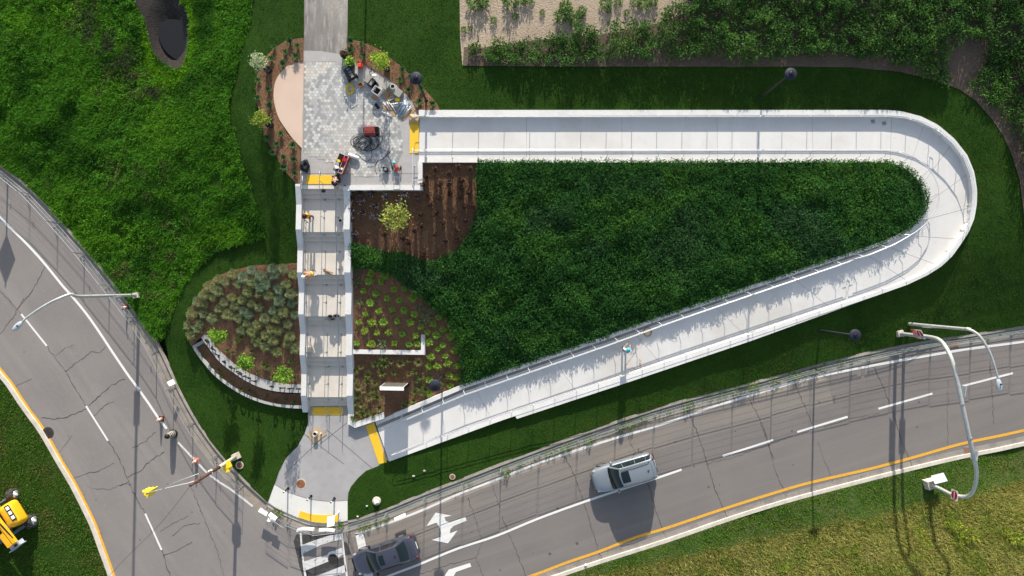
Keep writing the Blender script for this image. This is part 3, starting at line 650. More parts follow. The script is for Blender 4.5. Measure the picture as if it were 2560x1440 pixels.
# ------------------------------------------------------------------ paths, plazas
PATH = [(759,-320),(873,-320),(870,0),(867,142),(759,128)]
P0 = flat(PATH, ZT); sheet('path', P0, M['path'], ZT - .01)
def slab(name, px, z, th, m):
    b = MB(); b.prism(flat(px, z), z - th, z); return tag(b.build(name, m), kind='structure')
TOPPL = [(757,131),(759,126.5),(804,128),(842,134),(867,142),(906,159),(938,175),(965,193),(991,213),(1017,238),(1037,263),(1047,277),(1047,463),(862,463),(751,463),(754,371),(757,300)]
slab('upper_plaza_paving', TOPPL, ZT + .004, .8, M['plaza'])
slab('pink_paving', smooth_line([(759,154),(731,158),(708,174),(690,200),(684,229),(686,258),(696,293),(714,322),(734,349),(755,371)], 4), ZT + .012, .7, M['pink'])
# hexagonal paver field: one paving with its joints
HEXP = [(760,154),(840,153),(870,168),(900,187),(940,212),(975,245),(993,280),(1000,320),(1005,352),(1004,380),(996,405),(978,425),(950,439),(920,444),(890,440),(868,428),(850,415),(815,402),(780,390),(757,378)]
HX = flat(HEXP, ZT + .01); s_ = .128; hv = []; hf = []; ht = []; hb = [W(760, 445, ZT), W(1005, 150, ZT)]
iy = 0; y = hb[0].y
g_ = random.Random(5)
while y < hb[1].y:
    x = hb[0].x + (.5 * s_ * math.sqrt(3) if iy % 2 else 0)
    while x < hb[1].x:
        c = [(x + .93 * s_ * math.sin(k * math.pi / 3), y + .93 * s_ * math.cos(k * math.pi / 3)) for k in range(6)]
        if inside([x], [y], HX)[0] and not (x < W(762, 0, ZT).x):
            b0 = len(hv); hv += [(p[0], p[1], ZT + .014) for p in c]; hf.append(range(b0, b0 + 6))
            q = g_.random(); e = max(0, min(1, (x - hb[0].x) / (hb[1].x - hb[0].x)))
            v = .78 if q < .28 else (.58 if q < .64 else .40)
            v *= g_.uniform(.93, 1.05); bl = 1.0 + .10 * (1 - v); dusty = .62 * math.exp(-((e - .45) / .28) ** 2); v = v * (1 - .45 * dusty) + .80 * .45 * dusty
            ht += [(v * (2 - bl), v, v * bl)] * 6
        x += s_ * math.sqrt(3)
    y += s_ * 1.5; iy += 1
gr = sheet('hexagon_paving', flat(HEXP, ZT + .008), M['grout'], ZT + .009)
hx = mesh_np('hexagon_pavers', np.array(hv), np.array([list(f) for f in hf]), M['hex'], np.array(ht), gr)
hx['kind'] = 'stuff'
def pad(name, px, z, m, parent=None, th=.02, kind='structure'):
    b = MB(); b.prism(flat(px, z), z - th, z); o = b.build(name, m, parent)
    if not parent: o['kind'] = kind
    return o
LOWPL = [(772,1016),(771,1055),(762,1083),(744,1116),(716,1144),(698,1177),(686,1211),(669,1257),(692,1272),(745,1295),(777,1306),(811,1309),(840,1308),(869,1302),(869,1251),(871,1232),(877,1217),(894,1196),(915,1177),(941,1167),(972,1156),(935,1056),(888,1072),(868,1060),(868,1013)]
lp = slab('lower_plaza_paving', LOWPL, ZB, .4, M['plaza_low'])
AR = [(686,1211),(722,1232),(777,1249),(823,1254),(869,1251)]
slab('white_apron_paving', smooth_line(AR, 4) + [(869,1301),(840,1307),(811,1308),(777,1305),(745,1294),(692,1271),(671,1256)], ZB + .006, .3, M['apron'])
def tact(px, z): 
    o = pad('tactile_paving', px, z + .02, M['tactile'], None, .02); return o
tact([(751,1277),(777,1285.5),(808,1288),(845,1285.5),(845,1304),(811,1308),(787,1306),(745,1294)], ZB + .01)
tact([(783,1018),(858,1018),(858,1038),(780,1037)], ZB)
tact([(914,1064),(935,1056.5),(967,1156),(947,1160)], ZB + .005)
tact([(768,438),(835,438),(835,460),(765,460)], ZT + .004)
tact([(1025,303),(1047,303),(1047,383),(1024,383)], ZT + .006)
jb = MB()
for L in ([(757,434),(1046,434)], [(1010,290),(1046,290)]): jb.ribbon(flat(L, ZT), .015, ZT + .009)
for L in ([(818,1038),(818,1075),(800,1100),(716,1180)], [(818,1075),(930,1170)], [(800,1110),(870,1055)], [(760,1085),(860,1160)], AR): jb.ribbon(flat(L, ZB), .02, ZB + .010)
jb.build('joint_pattern', M['crack'], lp)

# ------------------------------------------------------------------ ramp: deck, joints, walls
def st(i, t, dz=0.0):                    # point on ramp station i, t=0 outer edge .. 1 inner edge
    p = RO[i].lerp(RI[i], t); return Vector((p.x, p.y, RZ[i] + dz))
def off(i, d, dz=0.0, inner=False):      # d metres in from the outer (or inner) edge
    w = (RO[i] - RI[i]).xy.length
    return st(i, (1 - d / w) if inner else d / w, dz)
b = MB(); b.strip([st(i, 0) for i in range(RN)], [st(i, 1) for i in range(RN)], [RZ[i] - .5 for i in range(RN)])
deck = tag(b.build('ramp_deck', M['deck']), kind='structure')
b = MB()
for i in range(9, RN - 3, 8):
    a, c = off(i, .32, .004), off(i, .32, .004, True); t = (c - a).normalized(); n = Vector((-t.y, t.x, 0)) * .008
    b.add([a - n, a + n, c + n, c - n], [(0, 1, 2, 3)])
b.build('joint_pattern', M['gutter'], deck)
b = MB(); ii = range(NC - 12, RN)
b.add([off(i, .30, .005, True) for i in ii] + [off(i, .52, .005, True) for i in ii], [(k, k + 1, len(ii) + k + 1, len(ii) + k) for k in range(len(ii) - 1)])
b.build('darker_strip', M['gutter'], deck)  # strip of darker concrete colour on the deck beside the inner wall
def wall(name, idx, inner, h, t, label, zb):
    b = MB(); e = -.03
    b.strip([off(i, e, h[i], inner) for i in idx], [off(i, t, h[i] - .01, inner) for i in idx], [RZ[i] - zb for i in idx])
    return tag(b.build(name, M['wall']), label, 'wall')
wall('ramp_wall', range(0, RN), False, WHO, .30, 'long white concrete wall along the outer edge of the ramp', .9)
wall('ramp_wall', range(0, RN - 2), True, WHI, .28, 'white concrete wall on the ramp edge against the planted triangle', .8)
# the thicker lower part of the outer wall starts with a step on the road side
k0 = min(range(RN), key=lambda i: abs(ro[i][0] - 1257) + abs(ro[i][1] - 1057)); idx = range(NC + 2, k0)
b = MB(); b.strip([off(i, -.03 - .24 * min(1, (i - NC - 2) / 12), .02) for i in idx], [off(i, -.029, .02) for i in idx], [RZ[i] - 1.4 for i in idx])
tag(b.build('wall_footing', M['wall']), 'white concrete ledge stepping out below the lower ramp on the road side', 'wall')
# walls of the upper plaza and the return to the lower ramp
b = MB(); zt = ZT + .10
b.prism(flat([(864,463),(1044.5,463),(1044.5,404),(1056,404),(1056,475),(876,475)], zt), 1.9, zt)
tag(b.build('plaza_wall', M['wall']), 'white L shaped wall closing the upper plaza above the mulch bed', 'wall')

# ------------------------------------------------------------------ staircase
sr = empty('staircase', (-12.7, 3, 1.5), 0, 'wide concrete staircase of six short flights with landings', 'stairs')
def loc(o, root): o.parent = root; o.matrix_parent_inverse = Matrix.Translation(root.location).inverted(); return o
prev = None
for k, (y0, y1, z0, z1) in enumerate(FLY):
    b = MB(); tr = (y0 - y1) / 2
    for s in range(2):
        ya = y0 - tr * s; zz = z0 - RISE * (s + 1)
        b.box(((XL1 + XR0) / 2, ya - tr / 2, zz - .35), (XR0 - XL1 - .01, tr, .7))
    for s in range(2):
        ya = y0 - tr * (s + 1) + .045; zz = z0 - RISE * (s + 1)
        b.box(((XL1 + XR0) / 2, ya, zz + .003), (XR0 - XL1 - .03, .05, .006))
    b.cur = 0
    loc(askew(b.build('flight', M['stair'])), sr)
    b = MB(); ye = FLY[k + 1][0] if k < 5 else y1 - .15
    b.box(((XL1 + XR0) / 2, (y1 + ye) / 2, z1 - .4 + (0 if k < 5 else -.006)), (XR0 - XL1 - .01, y1 - ye, .8))
    loc(askew(b.build('landing', M['stair'])), sr)
b = MB(); yt = wy(463, ZT); b.box(((XL1 + XR0) / 2, (yt + FLY[0][0]) / 2, ZT - .4), (XR0 - XL1 - .01, yt - FLY[0][0], .8))
loc(askew(b.build('landing', M['stair'])), sr)
def stair_wall(x0, x1, ytop, ybot, label):
    ys = [ytop]; zs = [ZT + .12]
    for (a, c, z0, z1) in FLY:
        ys += [a + .15, c - .45]; zs += [z0 + .34, z1 + .34]
    ys.append(ybot); zs.append(ZB + .34); zs[0] = ZT + .14; zs[1] = ZT + .14
    b = MB(); b.strip([(x0, y, z) for y, z in zip(ys, zs)], [(x1, y, z) for y, z in zip(ys, zs)], [max(-.1, z - 1.2) for z in zs])
    return tag(askew(b.build('stair_wall', M['wall'])), label, 'wall')
stair_wall(XL0, XL1, wy(460, ZT + .1), wy(1021, .26), 'white stepped wall between the staircase and the shrub bed')
stair_wall(XR0, XR1, wy(477, ZT + .1), wy(1060, .26), 'white stepped wall between the staircase and the planted triangle')
b = MB(); b.prism(flat([(872,1061),(887.5,1070),(960,1046),(958,1032),(888,1056),(882,1050),(872,1052)], .46), 0, .458)
tag(b.build('corner_wall', M['wall']), 'white pointed corner wall between stair foot and ramp foot', 'wall')

# curved walls of the lettered bed, planters
def curved(name, outer, inner, z, zb, label, n=24):
    A = [W(*p, z) for p in resample(smooth_line(outer, 5), n)]; B = [W(*p, z) for p in resample(smooth_line(inner, 5), n)]
    b = MB(); b.strip(A, B, zb); return tag(b.build(name, M['wall_grey']), label, 'wall')
LW_O = [(502,844),(513,858),(530,882),(550.5,906.6),(581,930),(621,956),(661,972),(701.5,980),(757,982.5)]
LW_I = [(517,831),(536,858),(560.5,886),(581,905.6),(601,921),(633,937),(661,948),(701.5,959),(757,962)]
LWZ = .80
curved('sign_wall', LW_O, LW_I, LWZ, -.1, 'upper curved white wall carrying the standing letters')
curved('planter_wall', [(480,865),(492,886),(510,909),(530,933),(560.5,959),(601,985),(641,1003),(681,1014),(722,1020),(764,1022)], [(488,866),(500,885.5),(520,910.6),(540,933),(570.6,959),(611,984),(651,1000),(691.5,1010),(722,1013),(762,1014.5)], .47, -.1, 'lower curved white wall in front of the dark planter')
b = MB(); b.strip([W(481,864,.465), W(508,849,.465)], [W(487,870,.465), W(512,855,.465)], 0.0)
tag(b.build('planter_wall', M['wall_grey']), 'short straight white wall closing the west end of the planter', 'wall')
b = MB(); b.prism(flat([(880,874.4),(1052.5,876),(1052.5,836.5),(1063,836.5),(1063,887),(880,884.6)], 1.12), .5, 1.12)
tag(b.build('bed_wall', M['wall']), 'white L shaped low wall inside the mulch bed by the stairs', 'wall')

# ------------------------------------------------------------------ letters on the curved wall
txt = 'BAYFRONT PARK'
line = resample([(a[0] * .45 + c[0] * .55, a[1] * .45 + c[1] * .55) for a, c in zip(resample(smooth_line(LW_O, 5), 40), resample(smooth_line(LW_I, 5), 40))], 400)
for k, ch in enumerate(txt):
    if ch == ' ': continue
    f = .065 + .915 * k / (len(txt) - 1); i = int(f * 399); p = W(*line[i], LWZ); q = W(*line[min(399, i + 3)], LWZ) - W(*line[max(0, i - 3)], LWZ)
    cu = bpy.data.curves.new('letter', 'FONT'); cu.body = ch; cu.size = .68; cu.extrude = .03; cu.align_x = 'CENTER'; cu.offset = .006; cu.resolution_u = 3
    to = bpy.data.objects.new('letter_text', cu); COL.objects.link(to)
    me = bpy.data.meshes.new_from_object(to); bpy.data.objects.remove(to); me.materials.clear(); me.materials.append(M['letter'])
    o = bpy.data.objects.new('sign_letter', me); COL.objects.link(o)
    o.rotation_euler = (math.pi / 2, 0, math.atan2(q.y, q.x)); o.location = (p.x, p.y, LWZ - .004)
    nth = {1: 'first', 9: 'second', 4: 'first', 11: 'second'}.get(k, '')
    tag(o, f'dark standing letter {ch}' + (f', the {nth} {ch} of the name,' if nth else '') + ' on the curved white wall', 'letter', 'letters on the curved wall')
# ------------------------------------------------------------------ grass and ground cover (too many to count)
def grass(name, polys, label, dens, h, w, col, lean, seed, kind='stuff', keep=None, bias=(0, 0), patch=None, zo=0.0, bump=None):
    parts = []
    for k, pl in enumerate(polys):
        x, y = sample(pl, dens, seed + k)
        if keep is not None:
            m = keep(x, y); x, y = x[m], y[m]
        z = ter(x, y) + zo + (bump(x, y) if bump else 0)
        c = np.broadcast_to(np.array(col, float), (len(x), 3))
        if patch: c = patch(x, y, c)
        parts.append(blades(np.c_[x, y, z], h, w, c, lean, seed + k, .22, bias))
    V, F, T = cat_(parts)
    return tag(mesh_np(name, V, F, M['blade'], T), label, 'grass', kind=kind)
def mixc(c, c2, t): t = np.clip(t, 0, 1)[:, None]; return c * (1 - t) + np.array(c2) * t
def lawn_patch(x, y, c):
    c = mixc(c, (.062, .115, .010), (vnoise(x, y, 2.2, 31) - .55) * 2)
    c = mixc(c, (.080, .085, .022), (vnoise(x, y, .45, 71) * .6 + vnoise(x, y, 3.5, 72) * .4 - .62) * 4)
    c = c * (1 + .10 * np.sin((y - x * .33) * 5.2 + vnoise(x, y, 3, 73) * 3))[:, None]   # mowing lanes
    s = W(1560, 1000, 0.3)                # scorched turf along the ramp foot
    d = np.abs((y - (-9.3 + (x - 8) * .325)) / 1.1); t = np.clip(1 - d, 0, 1) * np.clip((x - 0) / 3, 0, 1) * np.clip((24 - x) / 6, 0, 1)
    return mixc(c, (.13, .115, .035), t * (vnoise(x, y, .9, 33) > .42) * .8)
inframe = lambda x, y: (np.abs(x) < 39.5) & (np.abs(y) < 23)
grass('lawn_grass', [PL, LAWN_R], 'short mown grass of the lawns around the stairs and the ramp', 170, .055, .035, (.040, .112, .012), .9, 41, keep=inframe, patch=lawn_patch, bump=mow)
def mead_patch(x, y, c):
    c = mixc(c, (.108, .275, .018), (vnoise(x, y, 2.6, 35) - .48) * 2)
    c = mixc(c, (.030, .105, .012), (vnoise(x, y, 1.7, 36) - .55) * 3)
    a_, b2 = W(215, 60, 1.2), W(390, 240, 1.8); t_ = np.clip(((x - a_.x) * (b2.x - a_.x) + (y - a_.y) * (b2.y - a_.y)) / ((b2.x - a_.x) ** 2 + (b2.y - a_.y) ** 2), 0, 1)
    dl = np.hypot(x - a_.x - t_ * (b2.x - a_.x), y - a_.y - t_ * (b2.y - a_.y)); c = mixc(c, (.060, .085, .035), (1 - dl / 1.5) * 1.2 * (vnoise(x, y, .5, 75) > .4))
    c = mixc(c, (.13, .155, .05), (vnoise(x, y, .7, 76) * .5 + vnoise(x, y, 3.3, 77) * .5 - .62) * 3)
    p = W(432, 95, 1.4); d = np.hypot((x - p.x) * 1.35, (y - p.y) * .72); return mixc(c, (.12, .29, .012), 1.0 - np.abs(d - 2.25) / .75)
gapm = lambda x, y: inframe(x, y) & ((vnoise(x, y, .55, 37) > .27) | (vnoise(x, y, 3.0, 38) > .45))
grass('meadow_grass', [MEADOW2], 'rough tall green grass and weeds covering the meadow', 480, .17, .06, (.074, .215, .018), 1.1, 51, keep=gapm, patch=mead_patch, bias=(-.1, -.25), bump=lump)
# clumps of taller weeds in the meadow
x, y = sample(MEADOW2, 7, 61); m = inframe(x, y) & (vnoise(x, y, 2.2, 39) > .42); x, y = x[m], y[m]; parts = []
for i in range(26):
    r_ = rng.random(len(x)) ** .5 * .22; q = rng.random(len(x)) * 6.28; hh = rng.random(len(x)) * .28 * (1 - r_ / .3) + .06
    px_, py_ = x + r_ * np.cos(q), y + r_ * np.sin(q); c = mead_patch(x, y, np.broadcast_to(np.array((.076, .220, .022)), (len(x), 3)))
    parts.append(leaves(np.c_[px_, py_, ter(x, y) + hh], .11, c, .4, .6, .45, 70 + i, .2))
V, F, T = cat_(parts); tag(mesh_np('meadow_weeds', V, F, M['leaf'], T), 'leafy weeds growing through the rough meadow grass', 'weeds', kind='stuff')
def verge_patch(x, y, c):
    c = mixc(c, (.16, .155, .045), (vnoise(x, y, 1.1, 43) - .5) * 2.4); return c
lowline = lambda x, y: -y - (20.4 - (x - 6.3) * .223)       # > 0: beyond the mown strip, rough yellow grass
def low_patch(x, y, c):
    c = mixc(c, (.165, .225, .03), (vnoise(x, y, 1.0, 44) - .5) * 2)
    t = np.clip(lowline(x, y) / 1.0 + .5, 0, 1); c2 = mixc(np.broadcast_to(np.array((.36, .35, .10)), c.shape), (.25, .29, .06), (vnoise(x, y, .9, 45) - .42) * 2)
    c2 = mixc(c2, (.42, .38, .14), (vnoise(x, y, 1.6, 46) - .58) * 1.6)
    return c * (1 - t[:, None]) + c2 * t[:, None]
grass('verge_grass', [Gpoly([(p[0] - 3, p[1] + 2) for p in WEST_KERB] + [(-320,1740)])], 'mown grass of the verge beside the curving road', 300, .09, .05, (.092, .175, .024), .9, 81, keep=inframe, patch=verge_patch)
grass('verge_grass', [LOWG], 'mown grass strip below the straight road', 300, .09, .05, (.10, .215, .020), .9, 83, keep=lambda x, y: inframe(x, y) & (lowline(x, y) < .3 + vnoise(x, y, .5, 48) * .6), patch=low_patch)
grass('dry_grass', [LOWG], 'tall dry yellow green grass on the bank below the road', 380, .26, .055, (.09, .115, .02), 1.0, 85, keep=lambda x, y: inframe(x, y) & (lowline(x, y) > vnoise(x, y, .5, 48) * .6 - .2), patch=low_patch, bias=(.25, .1))
# dense low shrubs filling the planted triangle
CEDGE = [(1195,404),(2210,404),(2241,409),(2268,423),(2289,442),(2303,462),(2312,490),(2311,514),(2303,535),(2282,563),(2254,583),(2206,605),(2147,625),(2060,654),(1658,789),(1500,846),(1152,963),(1155,922),(1149,879),(1131,835),(1117,797),(1082,768),(1050,739),(1017,715),(977,686),(927,672),(880,671),(878,604),(931,621),(960,631),(1006,631),(1047,648),(1079,656),(1110,642),(1137,629),(1158,610),(1177,577),(1185,550),(1193,525),(1193,483),(1191,442)]
TR = Gpoly(CEDGE)
_ep = np.array(TR + [TR[0]]); _es = np.concatenate([_ep[i] + (_ep[i + 1] - _ep[i]) * np.linspace(0, 1, max(2, int(np.hypot(*(_ep[i + 1] - _ep[i])) / .3)))[:, None] for i in range(len(TR))])
def edge(x, y):
    out = np.empty(len(x))
    for s in range(0, len(x), 4000): out[s:s + 4000] = np.sqrt(((np.c_[x, y][s:s + 4000, None] - _es[None]) ** 2).sum(-1).min(1))
    return out
def canopy(x, y, e): return .42 + np.clip(e / 1.4, 0, 1) * (.0 + .36 * vnoise(x, y, 1.3, 51)) + .26 * vnoise(x, y, .55, 52)
parts = []
for sd, top, n in ((91, 1.0, 130), (92, .74, 110), (93, .45, 70)):
    x, y = sample(TR, n, sd); e = .17
    x = x + (rng.random(len(x)) - .5) * e; y = y + (rng.random(len(x)) - .5) * e
    ed = edge(x, y)
    for j in range(3):                    # sprigs of three leaves
        h = canopy(x, y, ed) * top * (.75 + .35 * rng.random(len(x))); c = np.broadcast_to(np.array((.035, .112, .024)), (len(x), 3))
        c = mixc(c, (.066, .175, .028), (vnoise(x, y, .9, 53) * .6 + vnoise(x, y, 2.4, 55) * .4 - .5) * 3); c = mixc(c, (.040, .105, .034), (vnoise(x, y, 2.1, 54) - .55) * 3)
        parts.append(leaves(np.c_[x + rng.normal(size=len(x)) * .04, y + rng.normal(size=len(x)) * .04, ter(x, y) + h], .105, c, .4, .9, .5, sd * 10 + j, .25))
sheet('planted_soil', [tuple(p) for p in TR], M['cover_soil'], None, .6, .05)
V, F, T = cat_(parts); tag(mesh_np('ground_cover', V, F, M['leaf'], T), 'dense dark green low shrubs filling the triangle inside the ramp', 'shrubbery', kind='stuff')
# tall leafy plants of the field, one mass with uneven edges and bare gaps
FV = [Gpoly([(1232,150),(1262,108),(1300,97),(1400,80),(1480,62),(1600,44),(1645,42),(1680,8),(1720,-40),(1740,-160),(2900,-160),(2900,480),(2620,470),(2565,360),(2545,300),(2520,262),(2470,240),(2440,215),(2460,190),(2490,150),(2480,90),(2440,80),(2400,110),(2375,150),(2395,205),(2340,190),(2280,160),(2200,142),(2100,128),(1980,128),(1930,150),(1880,148),(1800,132),(1660,138),(1540,140),(1440,152),(1415,158),(1350,150)]),
      Gpoly([(1172,128),(1192,112),(1198,125),(1180,143)]), Gpoly([(1212,132),(1250,105),(1262,120),(1240,156),(1214,152)])]
ctr = lambda P: [(a * .979, b_ * .979 - .0) for a, b_ in P]
FV[0] = ctr(FV[0])
sx, sy = [], []
for k, pl in enumerate(FV):
    a, b_ = sample(pl, 13 if k == 0 else 30, 101 + k); sx.append(a); sy.append(b_)
sx = np.concatenate(sx); sy = np.concatenate(sy)
m = (sx < 41) & ((vnoise(sx, sy, 1.3, 61) > .13) | (vnoise(sx, sy, 4, 62) > .6)); sx, sy = sx[m], sy[m]
sh = .74 * (.75 + .75 * np.clip((sx + 2) / 14, 0, 1)) * (.55 + .8 * vnoise(sx, sy, .7, 63)) * np.where(sx < 0, .85, 1)
sz = ter(sx, sy); sh = np.minimum(sh, np.where(sx < 34, np.maximum(.35, (sy - 11.95) * .364 - (sz - (3.58 - (sx + 6.3) * .0405))) * (.8 + .25 * rng.random(len(sx))), 9)); parts = []; n = len(sx)
for j in range(22):
    t = (j + .5) / 22; f = t ** .45
    q = j * 2.4 + rng.random(n) * 1.2; r_ = (.05 + .20 * (1 - t)) * (.6 + .8 * rng.random(n))
    P = np.c_[sx + r_ * np.cos(q), sy + r_ * np.sin(q), sz + sh * (.18 + .82 * f)]
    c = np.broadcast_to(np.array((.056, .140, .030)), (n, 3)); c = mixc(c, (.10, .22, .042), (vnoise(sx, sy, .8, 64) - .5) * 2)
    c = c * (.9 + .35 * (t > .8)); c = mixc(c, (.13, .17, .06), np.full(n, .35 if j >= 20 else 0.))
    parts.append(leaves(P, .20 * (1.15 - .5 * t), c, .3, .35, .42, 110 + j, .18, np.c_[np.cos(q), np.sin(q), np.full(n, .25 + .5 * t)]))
for j in range(2):                        # stems
    hgt = np.c_[np.zeros(n), np.zeros(n), sh * .9]; P = np.c_[sx, sy, sz]; s_2 = np.c_[np.full(n, .012), np.full(n, .012 * (1 - 2 * j)), np.zeros(n)]
    V = np.stack([P - s_2, P + s_2, P + hgt + s_2 * .3, P + hgt - s_2 * .3], 1).reshape(-1, 3)
    parts.append((V, np.arange(4 * n).reshape(n, 4), np.tile((.05, .075, .03), (4 * n, 1))))
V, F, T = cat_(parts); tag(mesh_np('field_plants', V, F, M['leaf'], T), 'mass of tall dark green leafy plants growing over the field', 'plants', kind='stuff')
# sparse seedlings and stubble on the bare soil
grass('field_stubble', [Gpoly([(1150,-120),(1152,90),(1160,160),(1300,120),(1500,70),(1640,50),(1720,-40),(1760,-120)])], 'thin pale stubble on the bare field soil', 16, .16, .03, (.20, .19, .10), 1.0, 131, keep=lambda x, y: vnoise(x, y, 1.2, 66) > .4)
# flat fringe of weeds at the gutters
FR = Gpoly(shift(RIGHT_KERB[1:11], -18) + shift(RIGHT_KERB[1:11], -27)[::-1])
grass('gutter_weeds', [FR], 'thin line of weeds in the gutter seam of the straight road', 90, .13, .05, (.07, .125, .03), 1.0, 141, keep=lambda x, y: vnoise(x, y, 1.0, 67) > .55)
LWF = Gpoly(shift(LOW_KERB, 21) + shift(LOW_KERB, 25)[::-1])
grass('gutter_moss', [LWF], 'mossy seam between gutter and road along the lower kerb', 60, .05, .04, (.05, .045, .02), 1.2, 143, keep=lambda x, y: inframe(x, y) & (vnoise(x, y, .7, 68) > .5))
WKF = Gpoly(shift(WEST_KERB, 15) + shift(WEST_KERB, 20)[::-1])
grass('gutter_moss', [WKF], 'dark mossy seam beside the yellow line of the curving road', 60, .05, .04, (.045, .04, .02), 1.2, 145, keep=lambda x, y: inframe(x, y) & (vnoise(x, y, .9, 69) > .58))

# ------------------------------------------------------------------ single plants: prototypes, then copies
def proto_mesh(nm, fn):
    V, F, T = fn(); me = mesh_np(nm, V, F, M['leaf'], T); d = me.data; bpy.data.objects.remove(me); return d
def dome(n, r, h, col, size, seed, asp=.35, up=.5, inner=.35, colj=.2, tipc=None):
    g = np.random.default_rng(seed); d = g.normal(size=(n, 3)); d[:, 2] = np.abs(d[:, 2]) * .9 + .05; d /= np.linalg.norm(d, axis=1)[:, None]
    rr = (inner + (1 - inner) * g.random(n) ** .6)[:, None]; lump_ = 1 + .18 * np.sin(d[:, :1] * 5 + seed) * np.cos(d[:, 1:2] * 4 + seed * 2)
    P = d * rr * np.array([r, r, h]) * lump_
    c = np.broadcast_to(np.array(col, float), (n, 3))
    if tipc is not None: c = mixc(c, tipc, (g.random(n) > .6) * .8)
    return leaves(P, size, c, .4, up, asp, seed, colj, d * .9)
def tuft(n, r, h, col, seed, w=.025):
    g = np.random.default_rng(seed); q = g.random(n) * 6.283; a = g.random(n) ** .5; L = h * (.6 + .5 * g.random(n))
    P0 = np.c_[np.cos(q), np.sin(q), np.zeros(n)] * (r * .12) ; P1 = np.c_[np.cos(q) * r * a * .6, np.sin(q) * r * a * .6, L * .85]
    P2 = np.c_[np.cos(q) * r * a * 1.25, np.sin(q) * r * a * 1.25, L * .70]; s = np.c_[-np.sin(q), np.cos(q), np.zeros(n)] * w
    V = np.stack([P0 - s * .6, P0 + s * .6, P1 + s, P1 - s, P2], 1).reshape(-1, 3); b = np.arange(n)[:, None] * 5
    F = np.concatenate([b + [[0, 1, 2, 3]], b + [[3, 2, 4, 4]]]);
    F3 = np.concatenate([b + [[0, 1, 2]], b + [[0, 2, 3]], b + [[3, 2, 4]]])
    t = np.array(col) * (1 + .22 * g.normal(size=(n, 1))); return V, F3, np.repeat(np.clip(t, .002, 1), 5, 0)
def twigs(seed, n=70, r=.27, h=.55, col=(.075, .055, .058)):
    g = np.random.default_rng(seed); parts = []
    q = g.random(n) * 6.283; a = g.random(n); P0 = np.c_[np.cos(q), np.sin(q), np.zeros(n)] * .05
    P1 = np.c_[np.cos(q) * r * a, np.sin(q) * r * a, h * (.55 + .45 * g.random(n))]
    for s in (np.array([[.011, 0, 0]]), np.array([[0, .011, 0]])):
        V = np.stack([P0 - s, P0 + s, P1 + s * .5, P1 - s * .5], 1).reshape(-1, 3); parts.append((V, np.arange(4 * n).reshape(n, 4), np.tile(col, (4 * n, 1))))
    m = n * 3; t = g.random((m, 1)) * .75 + .25; k = g.integers(0, n, m); P = P0[k] * (1 - t) + P1[k] * t
    parts.append(leaves(P, .075, np.array(col) * 1.5, .5, .4, .5, seed, .35)); return cat_(parts)
used = {}
def plant(name, me, part, p, rz, sc, label, cat, group, sz=1.0):
    r = empty(name, p, rz, label, cat, group); r.scale = (sc, sc, sc * sz)
    o = bpy.data.objects.new(part, me); COL.objects.link(o); o.parent = r; return r
def plant1(name, me, p, rz, sc, label, cat, group, sz=1.0):
    o = bpy.data.objects.new(name, me); COL.objects.link(o); o.location = p; o.rotation_euler = (0, 0, rz); o.scale = (sc, sc, sc * sz)
    return tag(o, label, cat, group)
SHR = [proto_mesh('shrub_crown', lambda s=s, c=c: dome(800, .335, .46, c, .10, s, .26, 1.0, .5, .2, t)) for s, c, t in ((1, (.21, .25, .10), (.31, .335, .16)), (2, (.165, .245, .145), (.26, .34, .22)), (3, (.19, .245, .115), (.29, .325, .17)), (4, (.15, .22, .13), (.235, .315, .20)))]
z3 = lambda L, x0, y0, s: [(x0 + a / s, y0 + b / s) for a, b in L]
SH = z3([(690,130),(520,165),(390,210),(455,235),(620,195),(570,255),(770,180),(735,230),(880,115),(975,115),(895,175),(1065,170),(310,275),(390,315),(275,345),(345,370),(210,410),(275,430),(660,325),(755,340),(820,255),(780,280),(845,355),(1005,250),(935,300),(1040,335),(515,370),(605,395),(690,430),(760,460),(940,400),(1050,425),(395,475),(540,450),(160,510),(260,520),(345,555),(480,525),(620,490),(665,525),(570,555),(880,490),(975,500),(1080,525),(810,555),(910,565),(130,625),(225,610),(650,600),(600,665),(700,680),(745,620),(1015,615),(930,670),(860,660),(815,710),(730,745),(745,785),(890,755),(1035,720),(1010,785),(820,815),(1085,830),(915,860),(150,710),(210,650),(440,420),(700,240)], 440, 640, 3.6)
for k, (a, b_) in enumerate(SH):
    olive = (a < 600 or b_ > 790 or rnd.random() < .3); me = SHR[(0 if rnd.random() < .6 else 2) if olive else (1 if rnd.random() < .6 else 3)]
    lab = ('olive green' if olive else 'silvery blue green') + ' rounded shrub in the half round mulch bed beside the staircase'
    plant1('shrub', me, G(a, b_, .02), rnd.random() * 6.28, rnd.uniform(.86, 1.16), lab, 'shrub', ('olive' if olive else 'silvery') + ' shrubs of the half round bed', rnd.uniform(.9, 1.1))
YP = [proto_mesh('young_plant', lambda s=s, c=c: dome(240, .22, .27, c, .11, s, .5, .9, .2, .2, (.36, .46, .09))) for s, c in ((11, (.24, .40, .055)), (12, (.20, .37, .06)), (13, (.28, .41, .06)))]
YD = [proto_mesh('dull_plant', lambda s=s: dome(110, .27, .32, (.12, .18, .085), .12, s, .4, .7, .3, .25, (.19, .24, .13))) for s in (15, 16)]
